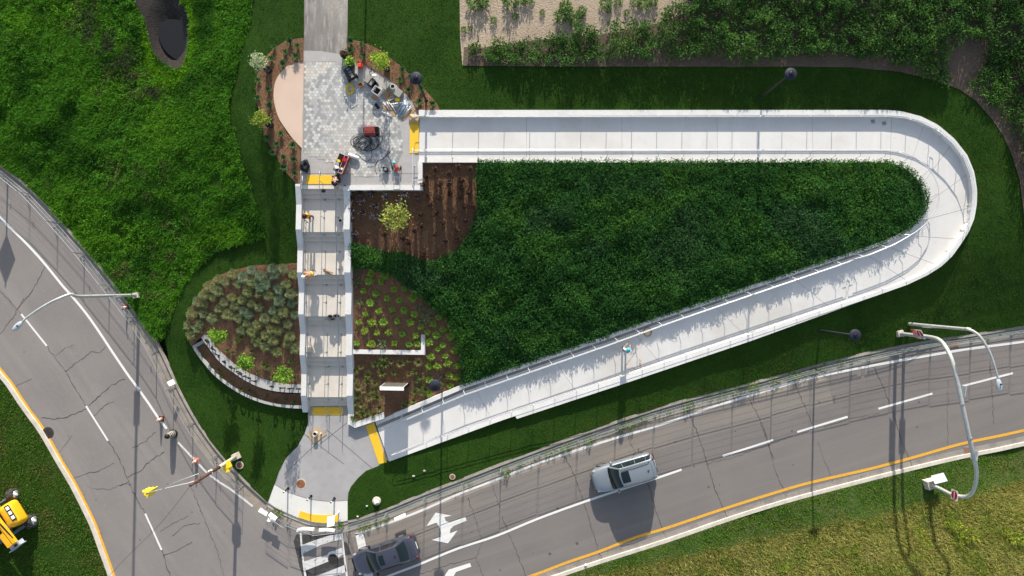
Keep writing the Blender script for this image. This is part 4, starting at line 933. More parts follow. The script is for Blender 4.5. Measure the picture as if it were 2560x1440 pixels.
YPL = [(235,80),(355,100),(220,145),(320,155),(170,232),(275,255),(372,292),(430,215),(515,210),(475,310),(590,290),(135,325,1),(230,330),(415,390),(517,398),(605,430),(665,360,1),(300,405),(185,430),(130,500),(240,500),(340,500),(458,492),(570,500),(660,535),(765,515),(845,560),(810,455),(695,460,1),(750,395,1),(180,575),(282,587),(385,585),(500,600),(615,612),(715,585),(795,610),(910,620),(110,680),(235,685),(335,680,1),(435,680),(560,690),(632,685),(730,668),(805,730),(850,695),(945,740),(745,795),(870,790),(730,878),(800,875),(890,850),(970,870),(735,990),(905,955),(965,970),(820,1030),(910,1045),(730,1110),(115,60,1),(110,150,1)]
for e in YPL:
    a, b_ = 860 + e[0] / 3.428, 660 + e[1] / 3.428; dull = len(e) > 2; p = G(a, b_, .02)
    if dull: plant1('young_plant', rnd.choice(YD), p, rnd.random() * 6.28, rnd.uniform(.9, 1.2), 'dull grey green young plant among the bright ones in the mulch', 'plant', 'dull young plants in the mulch')
    else: plant1('young_plant', rnd.choice(YP), p, rnd.random() * 6.28, rnd.uniform(.75, 1.1), 'bright lime green young plant set in a row in the mulch bed', 'plant', 'bright young plants in the mulch')
TF = [proto_mesh('grass_tuft', lambda s=s, c=c: tuft(60, .34, .42, c, s, .014)) for s, c in ((21, (.20, .235, .07)), (22, (.155, .22, .06)), (23, (.27, .255, .10)))]
TFL = [(275,860),(410,830),(345,800),(490,850),(560,820),(640,840),(210,950),(330,930),(430,930),(560,940),(150,880),(95,920),(90,1000),(200,1010),(170,1080),(250,1080),(290,1140),(220,1140),(120,1130),(155,1200),(200,1260),(120,1255),(310,1230),(260,1290),(90,1320),(160,1280),(640,1000),(610,1090),(670,1100),(650,1060),(700,1070),(600,1170),(550,1190),(660,970),(130,1050),(270,1020),(100,1190),(610,920),(520,1210),(350,860)]
for a, b_ in TFL: plant1('grass_tuft', rnd.choice(TF), G(860 + a / 3.428, 660 + b_ / 3.428, .02), rnd.random() * 6.28, rnd.uniform(.75, 1.15), 'wispy yellow green grass tuft in the lowest mulch bed', 'grass tuft', 'grass tufts in the lowest mulch bed')
for a, b_ in z3([(560,760),(800,980),(740,1040),(1075,1090),(600,730),(520,870),(470,850),(1040,950),(830,1000),(690,860),(880,1080)], 440, 640, 3.6): plant1('grass_tuft', TF[1], G(a, b_, .02), rnd.random() * 6.28, rnd.uniform(.6, 1.0), 'small green grass tuft behind the lettered wall', 'grass tuft', 'grass tufts behind the lettered wall')
for a, b_ in ((510,888),(530,915),(556,938),(580,955),(605,972),(640,985),(668,990),(690,1000),(715,998),(738,1003),(548,925),(625,975)):
    p = W(a, b_, .28); plant1('grass_tuft', TF[1], p, rnd.random() * 6.28, rnd.uniform(.45, .75), 'sparse small grass tuft in the shaded planter', 'grass tuft', 'grass tufts in the shaded planter')
TW = [proto_mesh('twiggy_plant', lambda s=s, c=c: twigs(s, 90, .32, .6, c)) for s, c in ((31, (.13, .115, .125)), (32, (.11, .09, .092)))]
TW2 = [proto_mesh('twiggy_plant', lambda s=s: twigs(s, 85, .25, .95, (.105, .062, .048))) for s in (33, 34)]
for a, b_ in [(190,400),(340,415),(510,440),(735,440),(895,470),(100,460),(235,500),(380,555),(90,590),(230,640),(110,720),(375,690),(140,900),(690,520)]:
    plant1('twiggy_plant', rnd.choice(TW), G(860 + a / 4.8, 400 + b_ / 4.8, .02), rnd.random() * 6.28, rnd.uniform(.9, 1.15), 'greyish purple twiggy plant in the shade of the upper plaza wall', 'plant', 'purple twiggy plants below the plaza wall')
for a, b_ in [(1105,125),(1380,100),(1000,210),(1420,260),(960,310),(1270,180),(1520,120),(1400,460),(1050,550),(930,660),(1455,570),(1330,680),(940,800),(1470,730),(1120,640),(1100,900),(1360,850),(960,1150),(1230,980),(1370,950),(1280,420),(1150,470),(1200,760),(790,1000),(720,950),(1500,400),(1160,300),(1020,430),(1420,350),(1270,300),(860,850),(1560,560),(500,900)]:
    plant1('twiggy_plant', rnd.choice(TW2), G(860 + a / 4.8, 400 + b_ / 4.8, .02), rnd.random() * 6.28, rnd.uniform(.9, 1.2), 'dark thin stemmed plant in the striped brown mulch bed', 'plant', 'dark thin plants in the striped bed')
PP = [proto_mesh('bed_plant', lambda s=s, c=c: tuft(70, .30, .34, c, s, .022)) for s, c in ((41, (.075, .16, .06)), (42, (.09, .19, .065)))]
for a, b_ in [(435,160),(500,200),(300,210),(395,245),(485,285),(275,305),(375,350),(165,490),(250,570),(160,640),(265,705),(360,945),(245,980),(325,1035),(460,1045),(290,1110),(380,1150),(470,1170),(385,1235),(475,1285)]:
    plant1('bed_plant', rnd.choice(PP), G(600 + a / 3.428, 60 + b_ / 3.428, .04), rnd.random() * 6.28, rnd.uniform(.8, 1.1), 'small spiky green plant in the crescent bed around the pink paving', 'plant', 'spiky plants around the pink paving')
for a, b_ in [(955,160),(1045,185),(950,240),(1065,280),(1395,405),(1375,490),(1465,465),(1555,565),(1450,575),(1545,675),(1650,695)]:
    plant1('bed_plant', rnd.choice(PP), G(600 + a / 3.428, 60 + b_ / 3.428, .04), rnd.random() * 6.28, rnd.uniform(.8, 1.1), 'small spiky green plant in the bed beside the tool covered paving', 'plant', 'spiky plants beside the tools')
WD = [proto_mesh('field_weed', lambda s=s: dome(260, .42, .55, (.085, .18, .045), .15, s, .42, .7, .25, .25, (.15, .23, .07))) for s in (45, 46)]
for a, b_, s in [(1188,8,1.3),(1205,5,1.2),(1277,5,1.2),(1300,0,.9),(1322,0,.9),(1413,22,1.0),(1402,42,1.1),(1420,35,.8),(1455,28,.7),(1512,12,.9),(1521,25,.6),(1545,5,.7),(1588,8,.9),(1610,12,.9),(1632,5,.8),(1356,32,.45),(1288,42,.5),(1234,53,.55),(1159,76,.55),(1176,73,.4),(1566,32,.5),(1438,55,.9),(1447,42,.7)]:
    plant1('field_weed', rnd.choice(WD), G(a, b_, .03), rnd.random() * 6.28, s * rnd.uniform(.9, 1.1), 'single green weed standing on the pale bare soil', 'weed', 'weeds on the bare soil')
KW = [proto_mesh('kerb_weed', lambda s=s: dome(130, .36, .28, (.13, .22, .045), .13, s, .35, .8, .2, .3, (.22, .26, .07))) for s in (47, 48)]
for a, b_, s in [(1175,1208,.7),(1262,1178,1.1),(1300,1160,.5),(1340,1146,.6),(1385,1130,1.0),(1370,1135,.8),(1412,1120,1.0),(1425,1114,.9),(1470,1100,1.1),(1555,1068,1.2),(1575,1060,1.1),(1600,1050,1.0),(1612,1046,.8),(1672,1030,.7),(1715,1018,1.2),(1725,1012,1.0),(1775,995,.7),(1798,988,.8),(1815,984,.7),(1840,978,1.2),(1868,967,1.3),(1880,964,1.2),(1890,960,1.0),(1935,953,1.1),(1945,950,.9),(1980,935,1.3),(1990,942,1.0),(2010,935,.8),(2035,927,.9),(2060,915,1.0),(2100,905,.8),(2170,893,.5),(845,1311,1.1),(852,1305,.8),(690,1281,1.2),(700,1283,1.0),(905,1318,.9),(920,1314,.8),(945,1306,.9),(965,1297,.7),(600,1195,.6),(2465,848,.7)]:
    q = W(a, b_, .02); plant1('kerb_weed', rnd.choice(KW), q, rnd.random() * 6.28, s * rnd.uniform(.7, .95), 'scrubby green weed sprouting at the kerb under the fence', 'weed', 'weeds along the fenced kerb')
GR = [proto_mesh('goldenrod', lambda s=s: dome(220, .42, .7, (.16, .25, .03), .14, s, .35, .8, .3, .25, (.42, .42, .06))) for s in (49, 50)]
for a, b_, s in [(2380,1310,1.1),(2395,1325,1.0),(2420,1335,1.2),(2370,1300,.9),(2290,1325,.9),(2310,1352,.8),(2390,1350,.8),(2525,1335,1.2),(2545,1345,1.0),(2510,1328,.8),(2138,1370,.6),(2115,1378,.5),(1955,1415,.8),(2455,1437,.8),(2280,1390,.6),(2550,1290,.7)]:
    plant1('goldenrod', rnd.choice(GR), G(a, b_, .02), rnd.random() * 6.28, s, 'yellow flowering weed clump in the dry grass bank', 'weed', 'yellow weeds on the dry bank')

# ------------------------------------------------------------------ small trees
def sapling(name, base, h, crown_r, crown_h, col, tip, label, cat, seed, n=700, pot=False, size=.15, lean=(0, 0)):
    r = empty(name, base, 0, label, cat); g = random.Random(seed); b = MB()
    top = Vector((lean[0], lean[1], h * .92)); b.tube([(0, 0, -.1), top * .4 + Vector((.02, .01, 0)), top], [.03, .022, .008], 6)
    for k in range(9):
        t = .35 + .06 * k; q = g.random() * 6.28; s = top * t; e = s + Vector((math.cos(q), math.sin(q), .7)) * crown_r * .75
        b.tube([s, (s + e) / 2 + Vector((0, 0, .05)), e], [.012, .009, .004], 5)
    b.build('trunk', M['bark'], r)
    gg = np.random.default_rng(seed); C = [np.array(top) * .65]; parts = []
    for k in range(15):
        d = gg.normal(size=3); d /= np.linalg.norm(d); c = np.array([top.x * .7, top.y * .7, h - crown_h * .5]) + d * np.array([crown_r, crown_r, crown_h * .5]) * (.35 + .5 * gg.random())
        m = n // 15; P = c + gg.normal(size=(m, 3)) * crown_r * .20; cc = mixc(np.broadcast_to(np.array(col, float), (m, 3)), tip, (gg.random(m) > .65) * .8)
        parts.append(leaves(P, size, cc, .4, .5, .5, seed * 50 + k, .22))
    V, F, T = cat_(parts); mesh_np('crown', V, F, M['leaf'], T, r)
    if pot:
        p = MB(); p.lathe([(.20, 0), (.235, .36), (.25, .37), (.25, .40), (.22, .40), (.21, .33), (.0, .33)], n=18); p.build('pot', M['pot'], r)
    return r
sapling('young_tree', G(997, 545, .02), 1.9, .95, 1.2, (.26, .34, .065), (.42, .37, .11), 'yellow green young tree alone in the brown mulch below the plaza', 'tree', 3, 900, size=.17)
for (a, b_), lab, s in (((572,838), 'young bushy tree at the west tip of the lettered wall', 5), ((638,899), 'young bushy tree in the middle of the lettered wall', 6), ((728,926), 'young bushy tree beside the stairs behind the lettered wall', 7)):
    sapling('young_tree', G(a, b_, .02), 2.5, .62, 1.5, (.14, .30, .035), (.26, .38, .05), lab, 'tree', s, 900, size=.14)
for (a, b_), col, tip, lab, s in (((673,177), (.28, .36, .17), (.62, .66, .48), 'pale variegated potted sapling north of the pink paving', 11), ((678,313), (.18, .28, .05), (.42, .42, .06), 'yellowish potted sapling west of the pink paving', 12), ((968,173), (.24, .40, .045), (.45, .48, .06), 'bright green potted sapling beside the tool pile', 13)):
    sapling('potted_tree', G(a, b_, .04), 2.6, .62 if s < 13 else .72, 1.5, col, tip, lab, 'potted tree', s, 620 if s < 13 else 800, True, .14)
sapling('potted_tree', W(880, 163, ZT + .01), 1.1, .36, .7, (.18, .36, .045), (.34, .45, .07), 'small leafy potted bush standing on the plaza edge', 'potted tree', 14, 260, True, .14)
sapling('potted_tree', W(863, 141, ZT + .01), .75, .28, .5, (.09, .05, .03), (.14, .075, .045), 'withered brown potted bush at the end of the path', 'potted tree', 15, 160, True, .11)
# ------------------------------------------------------------------ handrails
def rails(name, P, N, label, dz=0.0, heights=(.87, .80), step=1.7, r=.019, foot=None, group=None, mtl='rail_white', start=None):
    """P: 3D points along the foot line (deck level); N: for each the xy direction towards the wall that carries the posts"""
    root = empty(name, P[0], 0, label, 'handrail', group); L = [0.0]
    for i in range(1, len(P)): L.append(L[-1] + (P[i] - P[i - 1]).length)
    for h in heights:
        sh_ = 0 if h == heights[0] else .07
        pts = [p + Vector((0, 0, h)) - (N[k].normalized() * sh_ if N and N[k].length > 1e-6 else Vector((0, 0, 0))) for k, p in enumerate(P)]
        d0 = (P[0] - P[1]).normalized(); d1 = (P[-1] - P[-2]).normalized()
        if h == heights[0]:               # returned ends
            pts = [pts[0] + Vector((0, 0, -.26)), pts[0] + d0 * .25 + Vector((0, 0, -.26)), pts[0] + d0 * .30 + Vector((0, 0, -.1)), pts[0] + d0 * .25] + pts + [pts[-1] + d1 * .25, pts[-1] + d1 * .30 + Vector((0, 0, -.1)), pts[-1] + d1 * .25 + Vector((0, 0, -.26)), pts[-1] + Vector((0, 0, -.26))]
        b = MB(); b.tube(pts, r, 8); loc(b.build('rail', M[mtl], None, True), root)
    s = start if start is not None else step * .3
    while s < L[-1]:
        k = max(i for i in range(len(L)) if L[i] <= s); k = min(k, len(P) - 2); t = (s - L[k]) / max(1e-6, L[k + 1] - L[k])
        p = P[k].lerp(P[k + 1], t); n = N[k].lerp(N[k + 1], t) if N else Vector((0, 0, 0)); b = MB()
        f = p + n; b.tube([f + Vector((0, 0, -.05 + (foot or 0))), f + Vector((0, 0, .50)), p + Vector((0, 0, .62)), p + Vector((0, 0, heights[0]))], .021, 6)
        b.box(f + Vector((0, 0, .012 + (foot or 0))), (.11, .11, .02))
        loc(b.build('post', M[mtl]), root); s += step
    return root
E_ = lambda i, d, inner=False: off(i, d, 0, inner)
ii = list(range(0, RN - 1)) + [RN - 1]
def ramp_rail(i0, i1, d, dp, inner, label, step, hw=None):
    R_ = list(range(i0, i1)); P = [E_(i, d, inner) for i in R_]; N = [(E_(i, dp, inner) - E_(i, d, inner)) for i in R_]
    return rails('handrail', P, N, label, step=step)
ramp_rail(0, NU + 12, .46, .36, False, 'white handrail along the lawn side wall of the upper ramp run', 1.73)
ramp_rail(NU + 12, NC + 2, .46, .36, False, 'white handrail round the outside of the hairpin bend', 1.73)
ramp_rail(NC + 2, RN - 1, .46, .40, False, 'white handrail on the road side of the lower ramp run', 1.62)
ramp_rail(0, NU + 3, .62, .30, True, 'white handrail above the planted triangle on the upper ramp run', 1.73)
ramp_rail(NU + 3, NC + 1, .60, .36, True, 'white handrail round the inside of the hairpin bend', 1.73)
ramp_rail(NC + 1, RN - 1, .62, .40, True, 'white handrail under the planted triangle on the lower ramp run', 1.62)
def stair_line(x):
    ys = [FLY[0][0] + .75]
    for (a, c, z0, z1) in FLY: ys += [a + .05, c - .05]
    ys.append(FLY[-1][1] - .75); return [Vector((x + (y - 6.9) * SHEAR, y, stair_z(y) + (.0))) for y in ys]
for x, nx, lab in ((XL1 + .22, -.14, 'grey steel handrail along the shrub bed side of the staircase'), ((XL1 + XR0) / 2 + .03, 0, 'grey steel handrail down the middle of the staircase'), (XR0 - .42, 0, 'grey steel handrail along the planted side of the staircase')):
    P = stair_line(x); rails('stair_handrail', P, [Vector((nx, 0, 0))] * len(P), lab, step=1.22, mtl='galv', heights=(.87, .75) if nx or x > -12 else (.87,))
pr = [W(1036, 462, ZT), W(1036, 440, ZT), W(1036, 405, ZT), W(1036, 388, ZT)]
rails('plaza_handrail', pr, None, 'short white handrail beside the east wall of the upper plaza', step=1.0, heights=(.92,))

# ------------------------------------------------------------------ temporary fence panels, one by one
def fence(line, step, h, group, lab, lean, mtl, z=.02, signs=None, wires=8):
    P = [W(p[0], p[1], z) for p in line]; L = [0.0]
    for i in range(1, len(P)): L.append(L[-1] + (P[i] - P[i - 1]).length)
    def at(s):
        s = max(0, min(L[-1] - 1e-4, s)); k = max(i for i in range(len(L)) if L[i] <= s); k = min(k, len(P) - 2)
        return P[k].lerp(P[k + 1], (s - L[k]) / (L[k + 1] - L[k]))
    n = int(L[-1] / step)
    for k in range(n):
        a, c = at(k * step + .04), at((k + 1) * step - .04); d = (c - a).normalized(); nn = Vector((-d.y, d.x, 0)); q = rnd.uniform(-1, 1) * lean
        r = empty('wire_fence', a, 0, lab, 'fence', group); up = Vector((0, 0, h)) + nn * q; b = MB()
        b.tube([a, a + up, c + up, c], .019, 6); b.tube([a + up * .12, c + up * .12], .015, 6); b.tube([a + up * .56, c + up * .56], .013, 6)
        loc(b.build('frame', M[mtl]), r); b = MB()
        for j in range(wires): t = .12 + .88 * (j + .5) / wires; b.tube([a + up * t, c + up * t], .004, 4)
        for j in range(1, 12): e = a.lerp(c, j / 12); b.tube([e + up * .12, e + up], .0022, 3)
        loc(b.build('wire_mesh', M[mtl]), r)
        for e in (a, c): b = MB(); b.tube([e - nn * .42 + Vector((0, 0, .02)), e + nn * .42 + Vector((0, 0, .02))], .016, 5); b.tube([e - nn * .38 + Vector((0, 0, .02)), e + up * .35], .010, 5); loc(b.build('foot', M[mtl]), r)
        if rnd.random() < .35:
            b = MB(); e = a.lerp(c, rnd.uniform(.1, .9)); b.tube([e + up * .50, e + up * .62], .03, 8); loc(b.build('clamp', M['black']), r)
    return at, L[-1]
FLW = shift(smx(LEFT_KERB, 4), -7)
fence(FLW, 2.9, 1.25, 'fence panels along the curving road', 'grey wire fence panel at the kerb of the curving road', .05, 'galv')
FMD = [(668,1263),(700,1287),(742,1313),(800,1328),(850,1322),(868,1313)]
fence(FMD, 2.0, 1.2, 'fence panels across the plaza entrance', 'grey wire fence panel across the entrance of the lower plaza', .12, 'galv')
FRW = shift(smx(RIGHT_KERB, 4), -9)
fence(FRW, 2.92, 1.62, 'fence panels along the straight road', 'grey wire fence panel at the kerb of the straight road', .10, 'fence_green')
# boards and small signs wired to the fence
def board(px, py, z, w, h, rz, tilt, m, label, cat='board', name='fence_board', th=.02):
    b = MB(); b.box((0, 0, 0), (w * .85, th, h * .85), rx=tilt); o = b.build(name, m); o.location = W(px, py, z); o.rotation_euler = (0, 0, rz); return tag(o, label, cat)
board(428, 957, .85, .42, .52, R(-60), R(50), M['sign_white'], 'white sign plate tilted on the fence of the curving road')
board(658, 1280, .7, .75, .35, R(-33), R(55), M['white'], 'upper left white board lying on the fence near the corner')
board(682, 1291, .8, .72, .34, R(-36), R(60), M['white'], 'middle white board lying on the fence near the corner')
board(676, 1300, .55, .85, .30, R(-12), R(70), M['white'], 'lowest white board lying on the fence near the corner')
for k, (x0, lab) in enumerate(((757, 'long white barrier board before the crosswalk, the western one'), (812, 'long white barrier board before the crosswalk, the eastern one'))):
    pts = [(x0 - 16, 1325), (x0, 1320.5), (x0 + 27, 1322)] if k == 0 else [(x0 - 15, 1324), (x0 + 5, 1323), (x0 + 24, 1325.5)]
    b = MB(); A = [W(*p, .78) for p in smooth_line(pts, 4)]; b.strip(A, [a + Vector((0, -.16, .0)) for a in A], [.55] * len(A)); tag(b.build('barrier_board', M['white']), lab, 'barrier board')
board(1000, 1292, .55, 1.0, .25, R(24), R(55), M['white'], 'white strip board on the fence by the sedan')

# ------------------------------------------------------------------ lamps
def park_lamp(base, label, h=4.9):
    r = empty('park_lamp', base, 0, label, 'lamp post', 'round headed park lamps'); b = MB()
    b.lathe([(.12, 0), (.12, .05), (.08, .08), (.07, .5), (.055, h - .1)], n=14); loc0(b.build('post', M['black_metal'], r, True), r)
    b = MB(); b.lathe([(.03, h - .12), (.10, h - .08), (.37, h + .0), (.385, h + .03), (.34, h + .075), (.20, h + .11), (.15, h + .12), (.0, h + .12)], n=36); b.build('dish', M['lamp_dish'], r, True)
    b = MB(); b.lathe([(.15, h + .115), (.13, h + .19), (.07, h + .22), (0, h + .22)], n=18); b.box((.0, .02, h + .21), (.05, .2, .06)); b.build('cap', M['black'], r)
    return r
def loc0(o, r): return o
park_lamp(G(1066, 252), 'dark round park lamp above the bed beside the tool pile')
park_lamp(G(1903, 242), 'dark round park lamp on the lawn strip behind the upper ramp')
park_lamp(G(2050, 826), 'dark round park lamp on the lawn between lower ramp and road')
park_lamp(G(1106, 940), 'dark round park lamp in the mulch corner by the lower ramp', 4.6)
park_lamp(G(918, -195), 'dark round park lamp beside the path, beyond the upper edge of the photo')
def cbase(b, c, r, h): b.lathe([(r, -.1), (r, h - .05), (r - .06, h), (0, h)], c, 20)
def street_light(px, py, top_z, arm, label, zb=.16):
    base = W(px, py, zb); r = empty('street_light', base, 0, label, 'street light', 'arched street lights')
    b = MB(); cbase(b, (0, 0, 0), .36, .08); b.build('concrete_base', M['beige'], r)
    b = MB(); b.box((0, 0, .22), (.46, .44, .3), .2, taper=.85); b.build('base_box', M['beige'], r)
    pts = [(base.x, base.y, .5), (base.x, base.y, top_z * .45), (base.x, base.y, top_z - .5)] + [tuple(W(*a)) for a in arm]
    L = smooth_line(pts, 6); n = len(L); b = MB(); b.tube([Vector(p) - base for p in L], [.115 - .065 * i / n for i in range(n)], 12); b.build('pole', M['pole_grey'], r, True)
    e = Vector(L[-1]) - base; d = Vector(L[-1]) - Vector(L[-4]); q = math.atan2(d.y, d.x); m = Matrix.Rotation(q, 3, 'Z'); b = MB()
    b.ball(e + m @ Vector((.26, 0, .0)), (.42, .17, .10), 16, 10, m); b.build('lamp_head', M['sign_back'], r, True)
    b = MB(); b.ball(e + m @ Vector((.36, 0, -.07)), (.24, .14, .08), 14, 8, m); b.build('lens', M['head'], r, True)
    b = MB(); b.lathe([(.045, 0), (.045, .08), (0, .09)], e + m @ Vector((.2, .03, .09)), 10); b.build('photocell', M['black'], r)
    b = MB(); b.box((0, 0, 1.0), (.24, .24, .10)); b.tube([(0, 0, 3.0), (0, 0, 3.06)], .12, 12); b.build('collar', M['galv'], r)
    b = MB(); b.box((-.0, -.12, 2.75), (.45, .02, .9)); b.build('sign_plate', M['sign_back'], r)
    return r
street_light(345, 738, 7.4, [(178,735.5,7.5),(150,745,7.9),(115,762,8.1),(75,788,8.2),(52,808,8.2)], 'grey arched street light reaching over the curving road')
street_light(2264, 809, 7.3, [(2416,822,7.4),(2436,830,7.7),(2455,848,7.9),(2476,885,8.0),(2492,935,8.0),(2496,952,8.0)], 'grey arched street light reaching over the straight road')
# sign gantry: one arched tube from verge to verge
gb = W(2243, 833, .16); gr_ = empty('sign_gantry', gb, 0, 'grey arched pipe gantry with no entry signs spanning the straight road', 'sign gantry')
g2 = W(2320, 1208, .16); gp = [gb + Vector((0, 0, .3)), gb + Vector((0, 0, 2.2)), gb + Vector((0, 0, 3.8)), W(2350, 851, 5.1), W(2370, 878, 6.0), W(2384, 915, 6.4), W(2400, 985, 6.5), W(2416, 1060, 6.4), W(2431, 1130, 6.1), W(2441, 1178, 5.4), W(2436, 1220, 4.5), W(2418, 1241, 3.7), g2 + Vector((0, 0, 2.7)), g2 + Vector((0, 0, 1.6)), g2 + Vector((0, 0, .3))]
b = MB(); b.tube([Vector(p) - gb for p in smooth_line([tuple(p) for p in gp], 6)], .125, 12); b.build('arch_pipe', M['pole_grey'], gr_, True)
for e, s in ((gb, .5), (g2, .72)):
    b = MB(); b.box(e - gb + Vector((0, 0, .2)), (s, s, .62), .25, taper=.8); b.build('footing', M['beige'], gr_)
    b = MB(); b.box(e - gb + Vector((.08, -.05, .55)), (.3, .3, .06), .25); b.build('base_plate', M['galv'], gr_)
for p, n_ in ((W(2405, 1010, 6.5), 0), (W(2424, 1095, 6.3), 0)):
    b = MB(); b.tube([p - gb + Vector((0, .04, 0)), p - gb + Vector((0, -.04, 0))], .15, 12); b.build('flange', M['galv'], gr_)
for p in (W(2404, 978, 6.3), W(2434, 1140, 5.9)):
    b = MB(); b.box(p - gb + Vector((.20, 0, -.22)), (.04, .62, .62), R(-8)); b.build('sign_back', M['sign_back'], gr_)
def disc(b, c, r, m3, n=28): b.add([c + m3 @ Vector((r * math.cos(2 * math.pi * k / n), 0, r * math.sin(2 * math.pi * k / n))) for k in range(n)], [tuple(range(n))])
def no_entry(c, rz, rx, s, parent, textplate=None):
    m3 = Matrix.Rotation(rz, 3, 'Z') @ Matrix.Rotation(rx, 3, 'X'); b = MB()
    for v in ((0, 0, 0),): b.box(c, (s, .012, s), rz, rx)
    o = b.build('sign_plate', M['sign_white'], parent)
    b = MB(); disc(b, c + m3 @ Vector((0, .011, 0)), s * .46, m3); b.build('sign_disc', M['sign_red'], o)
    b = MB(); b.add([c + m3 @ Vector((x * s, .016, z * s)) for x, z in ((-.36, -.06), (.36, -.06), (.36, .06), (-.36, .06))], [(0, 1, 2, 3)]); b.build('sign_bar', M['sign_white'], o)
    return m3
c = W(2301, 836, 3.2) - gb; no_entry(c, R(117), 0, .68, gr_)
c = W(2386, 1238, 3.4) - gb; no_entry(c, R(86), 0, .66, gr_)
c = W(2301, 836, 3.2) - gb - Vector((0, 0, .60)); m3 = Matrix.Rotation(R(117), 3, 'Z'); b = MB(); b.box(c, (.68, .012, .50), R(117), 0); rw = b.build('sign_plate', M['red_bright'], gr_)
def text(s, size, m, parent, M4, name='sign_text'):
    cu = bpy.data.curves.new('t', 'FONT'); cu.body = s; cu.size = size; cu.align_x = 'CENTER'; cu.align_y = 'CENTER'; cu.extrude = .002; cu.resolution_u = 2
    to = bpy.data.objects.new('t', cu); COL.objects.link(to); me = bpy.data.meshes.new_from_object(to); bpy.data.objects.remove(to)
    me.materials.clear(); me.materials.append(m); me.transform(M4); o = bpy.data.objects.new(name, me); COL.objects.link(o); o.parent = parent; return o
T4 = Matrix.Translation(c) @ m3.to_4x4() @ Matrix.Translation((0, .011, 0)) @ Matrix.Rotation(math.pi, 4, 'Z') @ Matrix.Rotation(math.pi / 2, 4, 'X')
text('WRONG\nWAY', .19, M['sign_white'], rw, T4)
b = MB(); c = W(2348, 1196, 1.0) - gb; b.box(c, (.92, .02, .60), R(14), R(62)); b.build('blank_sign', M['sign_back'], gr_)
b = MB(); b.tube([c, g2 - gb + Vector((.05, .05, .75))], .03, 6); b.build('sign_bracket', M['galv'], gr_)
# leaning utility pole with crossing signal and mast arm
ub = W(592, 1140, .16); ur = empty('signal_pole', ub, 0, 'brown wooden pole with yellow traffic signal on a mast arm', 'signal pole')
top = W(476, 1213, 7.0) - ub
b = MB(); b.box((0, 0, .16), (.52, .46, .36), R(25), taper=.85); b.build('concrete_base', M['beige'], ur)
b = MB(); b.tube([(0, 0, .3), top * .22, top * .42], [.14, .125, .118], 12); b.build('lower_sleeve', M['beige'], ur, True)
b = MB(); b.tube([top * .42, top * .7, top], [.12, .112, .10], 12); b.build('pole', M['pole_wood'], ur, True)
p = W(566, 1163, 2.0) - ub; b = MB(); b.box(p, (.5, .45, .42), R(25)); b.box(p + Vector((.1, -.3, 0)), (.30, .28, .38), R(25)); b.build('signal_box', M['signal'], ur)
p = W(526, 1180, 4.2) - ub; b = MB(); b.box(p, (.28, .04, .30), R(25), R(60)); b.build('name_plate', M['sign_white'], ur)
q = [W(505, 1197, 5.3) - ub, W(470, 1208, 5.4) - ub, W(430, 1217, 5.5) - ub, W(365, 1233, 5.5) - ub]
b = MB(); b.tube(q, .032, 8); b.tube([W(497, 1184, 6.2) - ub, W(440, 1205, 5.9) - ub, W(405, 1222, 5.5) - ub], .018, 6); b.build('mast_arm', M['pole_grey'], ur, True)
b = MB(); b.tube([W(500, 1190, 5.9) - ub, W(506, 1206, 5.8) - ub, W(486, 1208, 6.2) - ub], .02, 6); b.build('bracket', M['pole_wood'], ur)
p = W(376, 1229, 5.0) - ub; b = MB(); b.box(p, (.28, .26, .95), R(-20)); b.box(p + Vector((.12, -.03, 0)), (.05, .50, 1.0), R(-20)); sg = b.build('traffic_signal', M['signal'], ur)
for k in range(3):
    b = MB(); b.tube([p + Vector((-.14, .05, .31 - .31 * k)), p + Vector((-.32, .11, .31 - .31 * k))], .10, 10); b.build('visor', M['signal'], sg)
b = MB(); t_ = top + Vector((0, 0, -.1)); b.tube(smooth_line([tuple(t_), tuple(W(400, 1310, 7.2) - ub), tuple(W(300, 1410, 7.6) - ub), tuple(W(180, 1540, 8.0) - ub)], 4), .012, 4); b.build('overhead_wire', M['black'], ur)
# warning sign on a post beside the curving road, its plate stands just outside the photo
sp = W(16, 447, .13); r = empty('road_sign', sp, 0, 'diamond road sign on a post at the kerb of the curving road', 'road sign'); b = MB(); b.tube([(0, 0, 0), (0, 0, 2.7)], .055, 8); b.build('post', M['galv'], r)
b = MB(); b.box((0, -.06, 1.95), (.95, .015, .95), ry=R(45)); b.build('sign_plate', M['signal'], r)
# give-way sign leaning over the corner tactile paving
sp = W(847, 1279, ZB); r = empty('road_sign', sp, 0, 'white road sign on a thin white post by the corner tactile paving', 'road sign'); b = MB(); e = W(828, 1300, 1.9) - sp; b.tube([(0, 0, 0), e], .035, 8); b.build('post', M['white'], r)
b = MB(); b.box(e + Vector((0, -.05, .1)), (.5, .03, .72), R(12), R(48)); b.build('sign_plate', M['sign_white'], r)
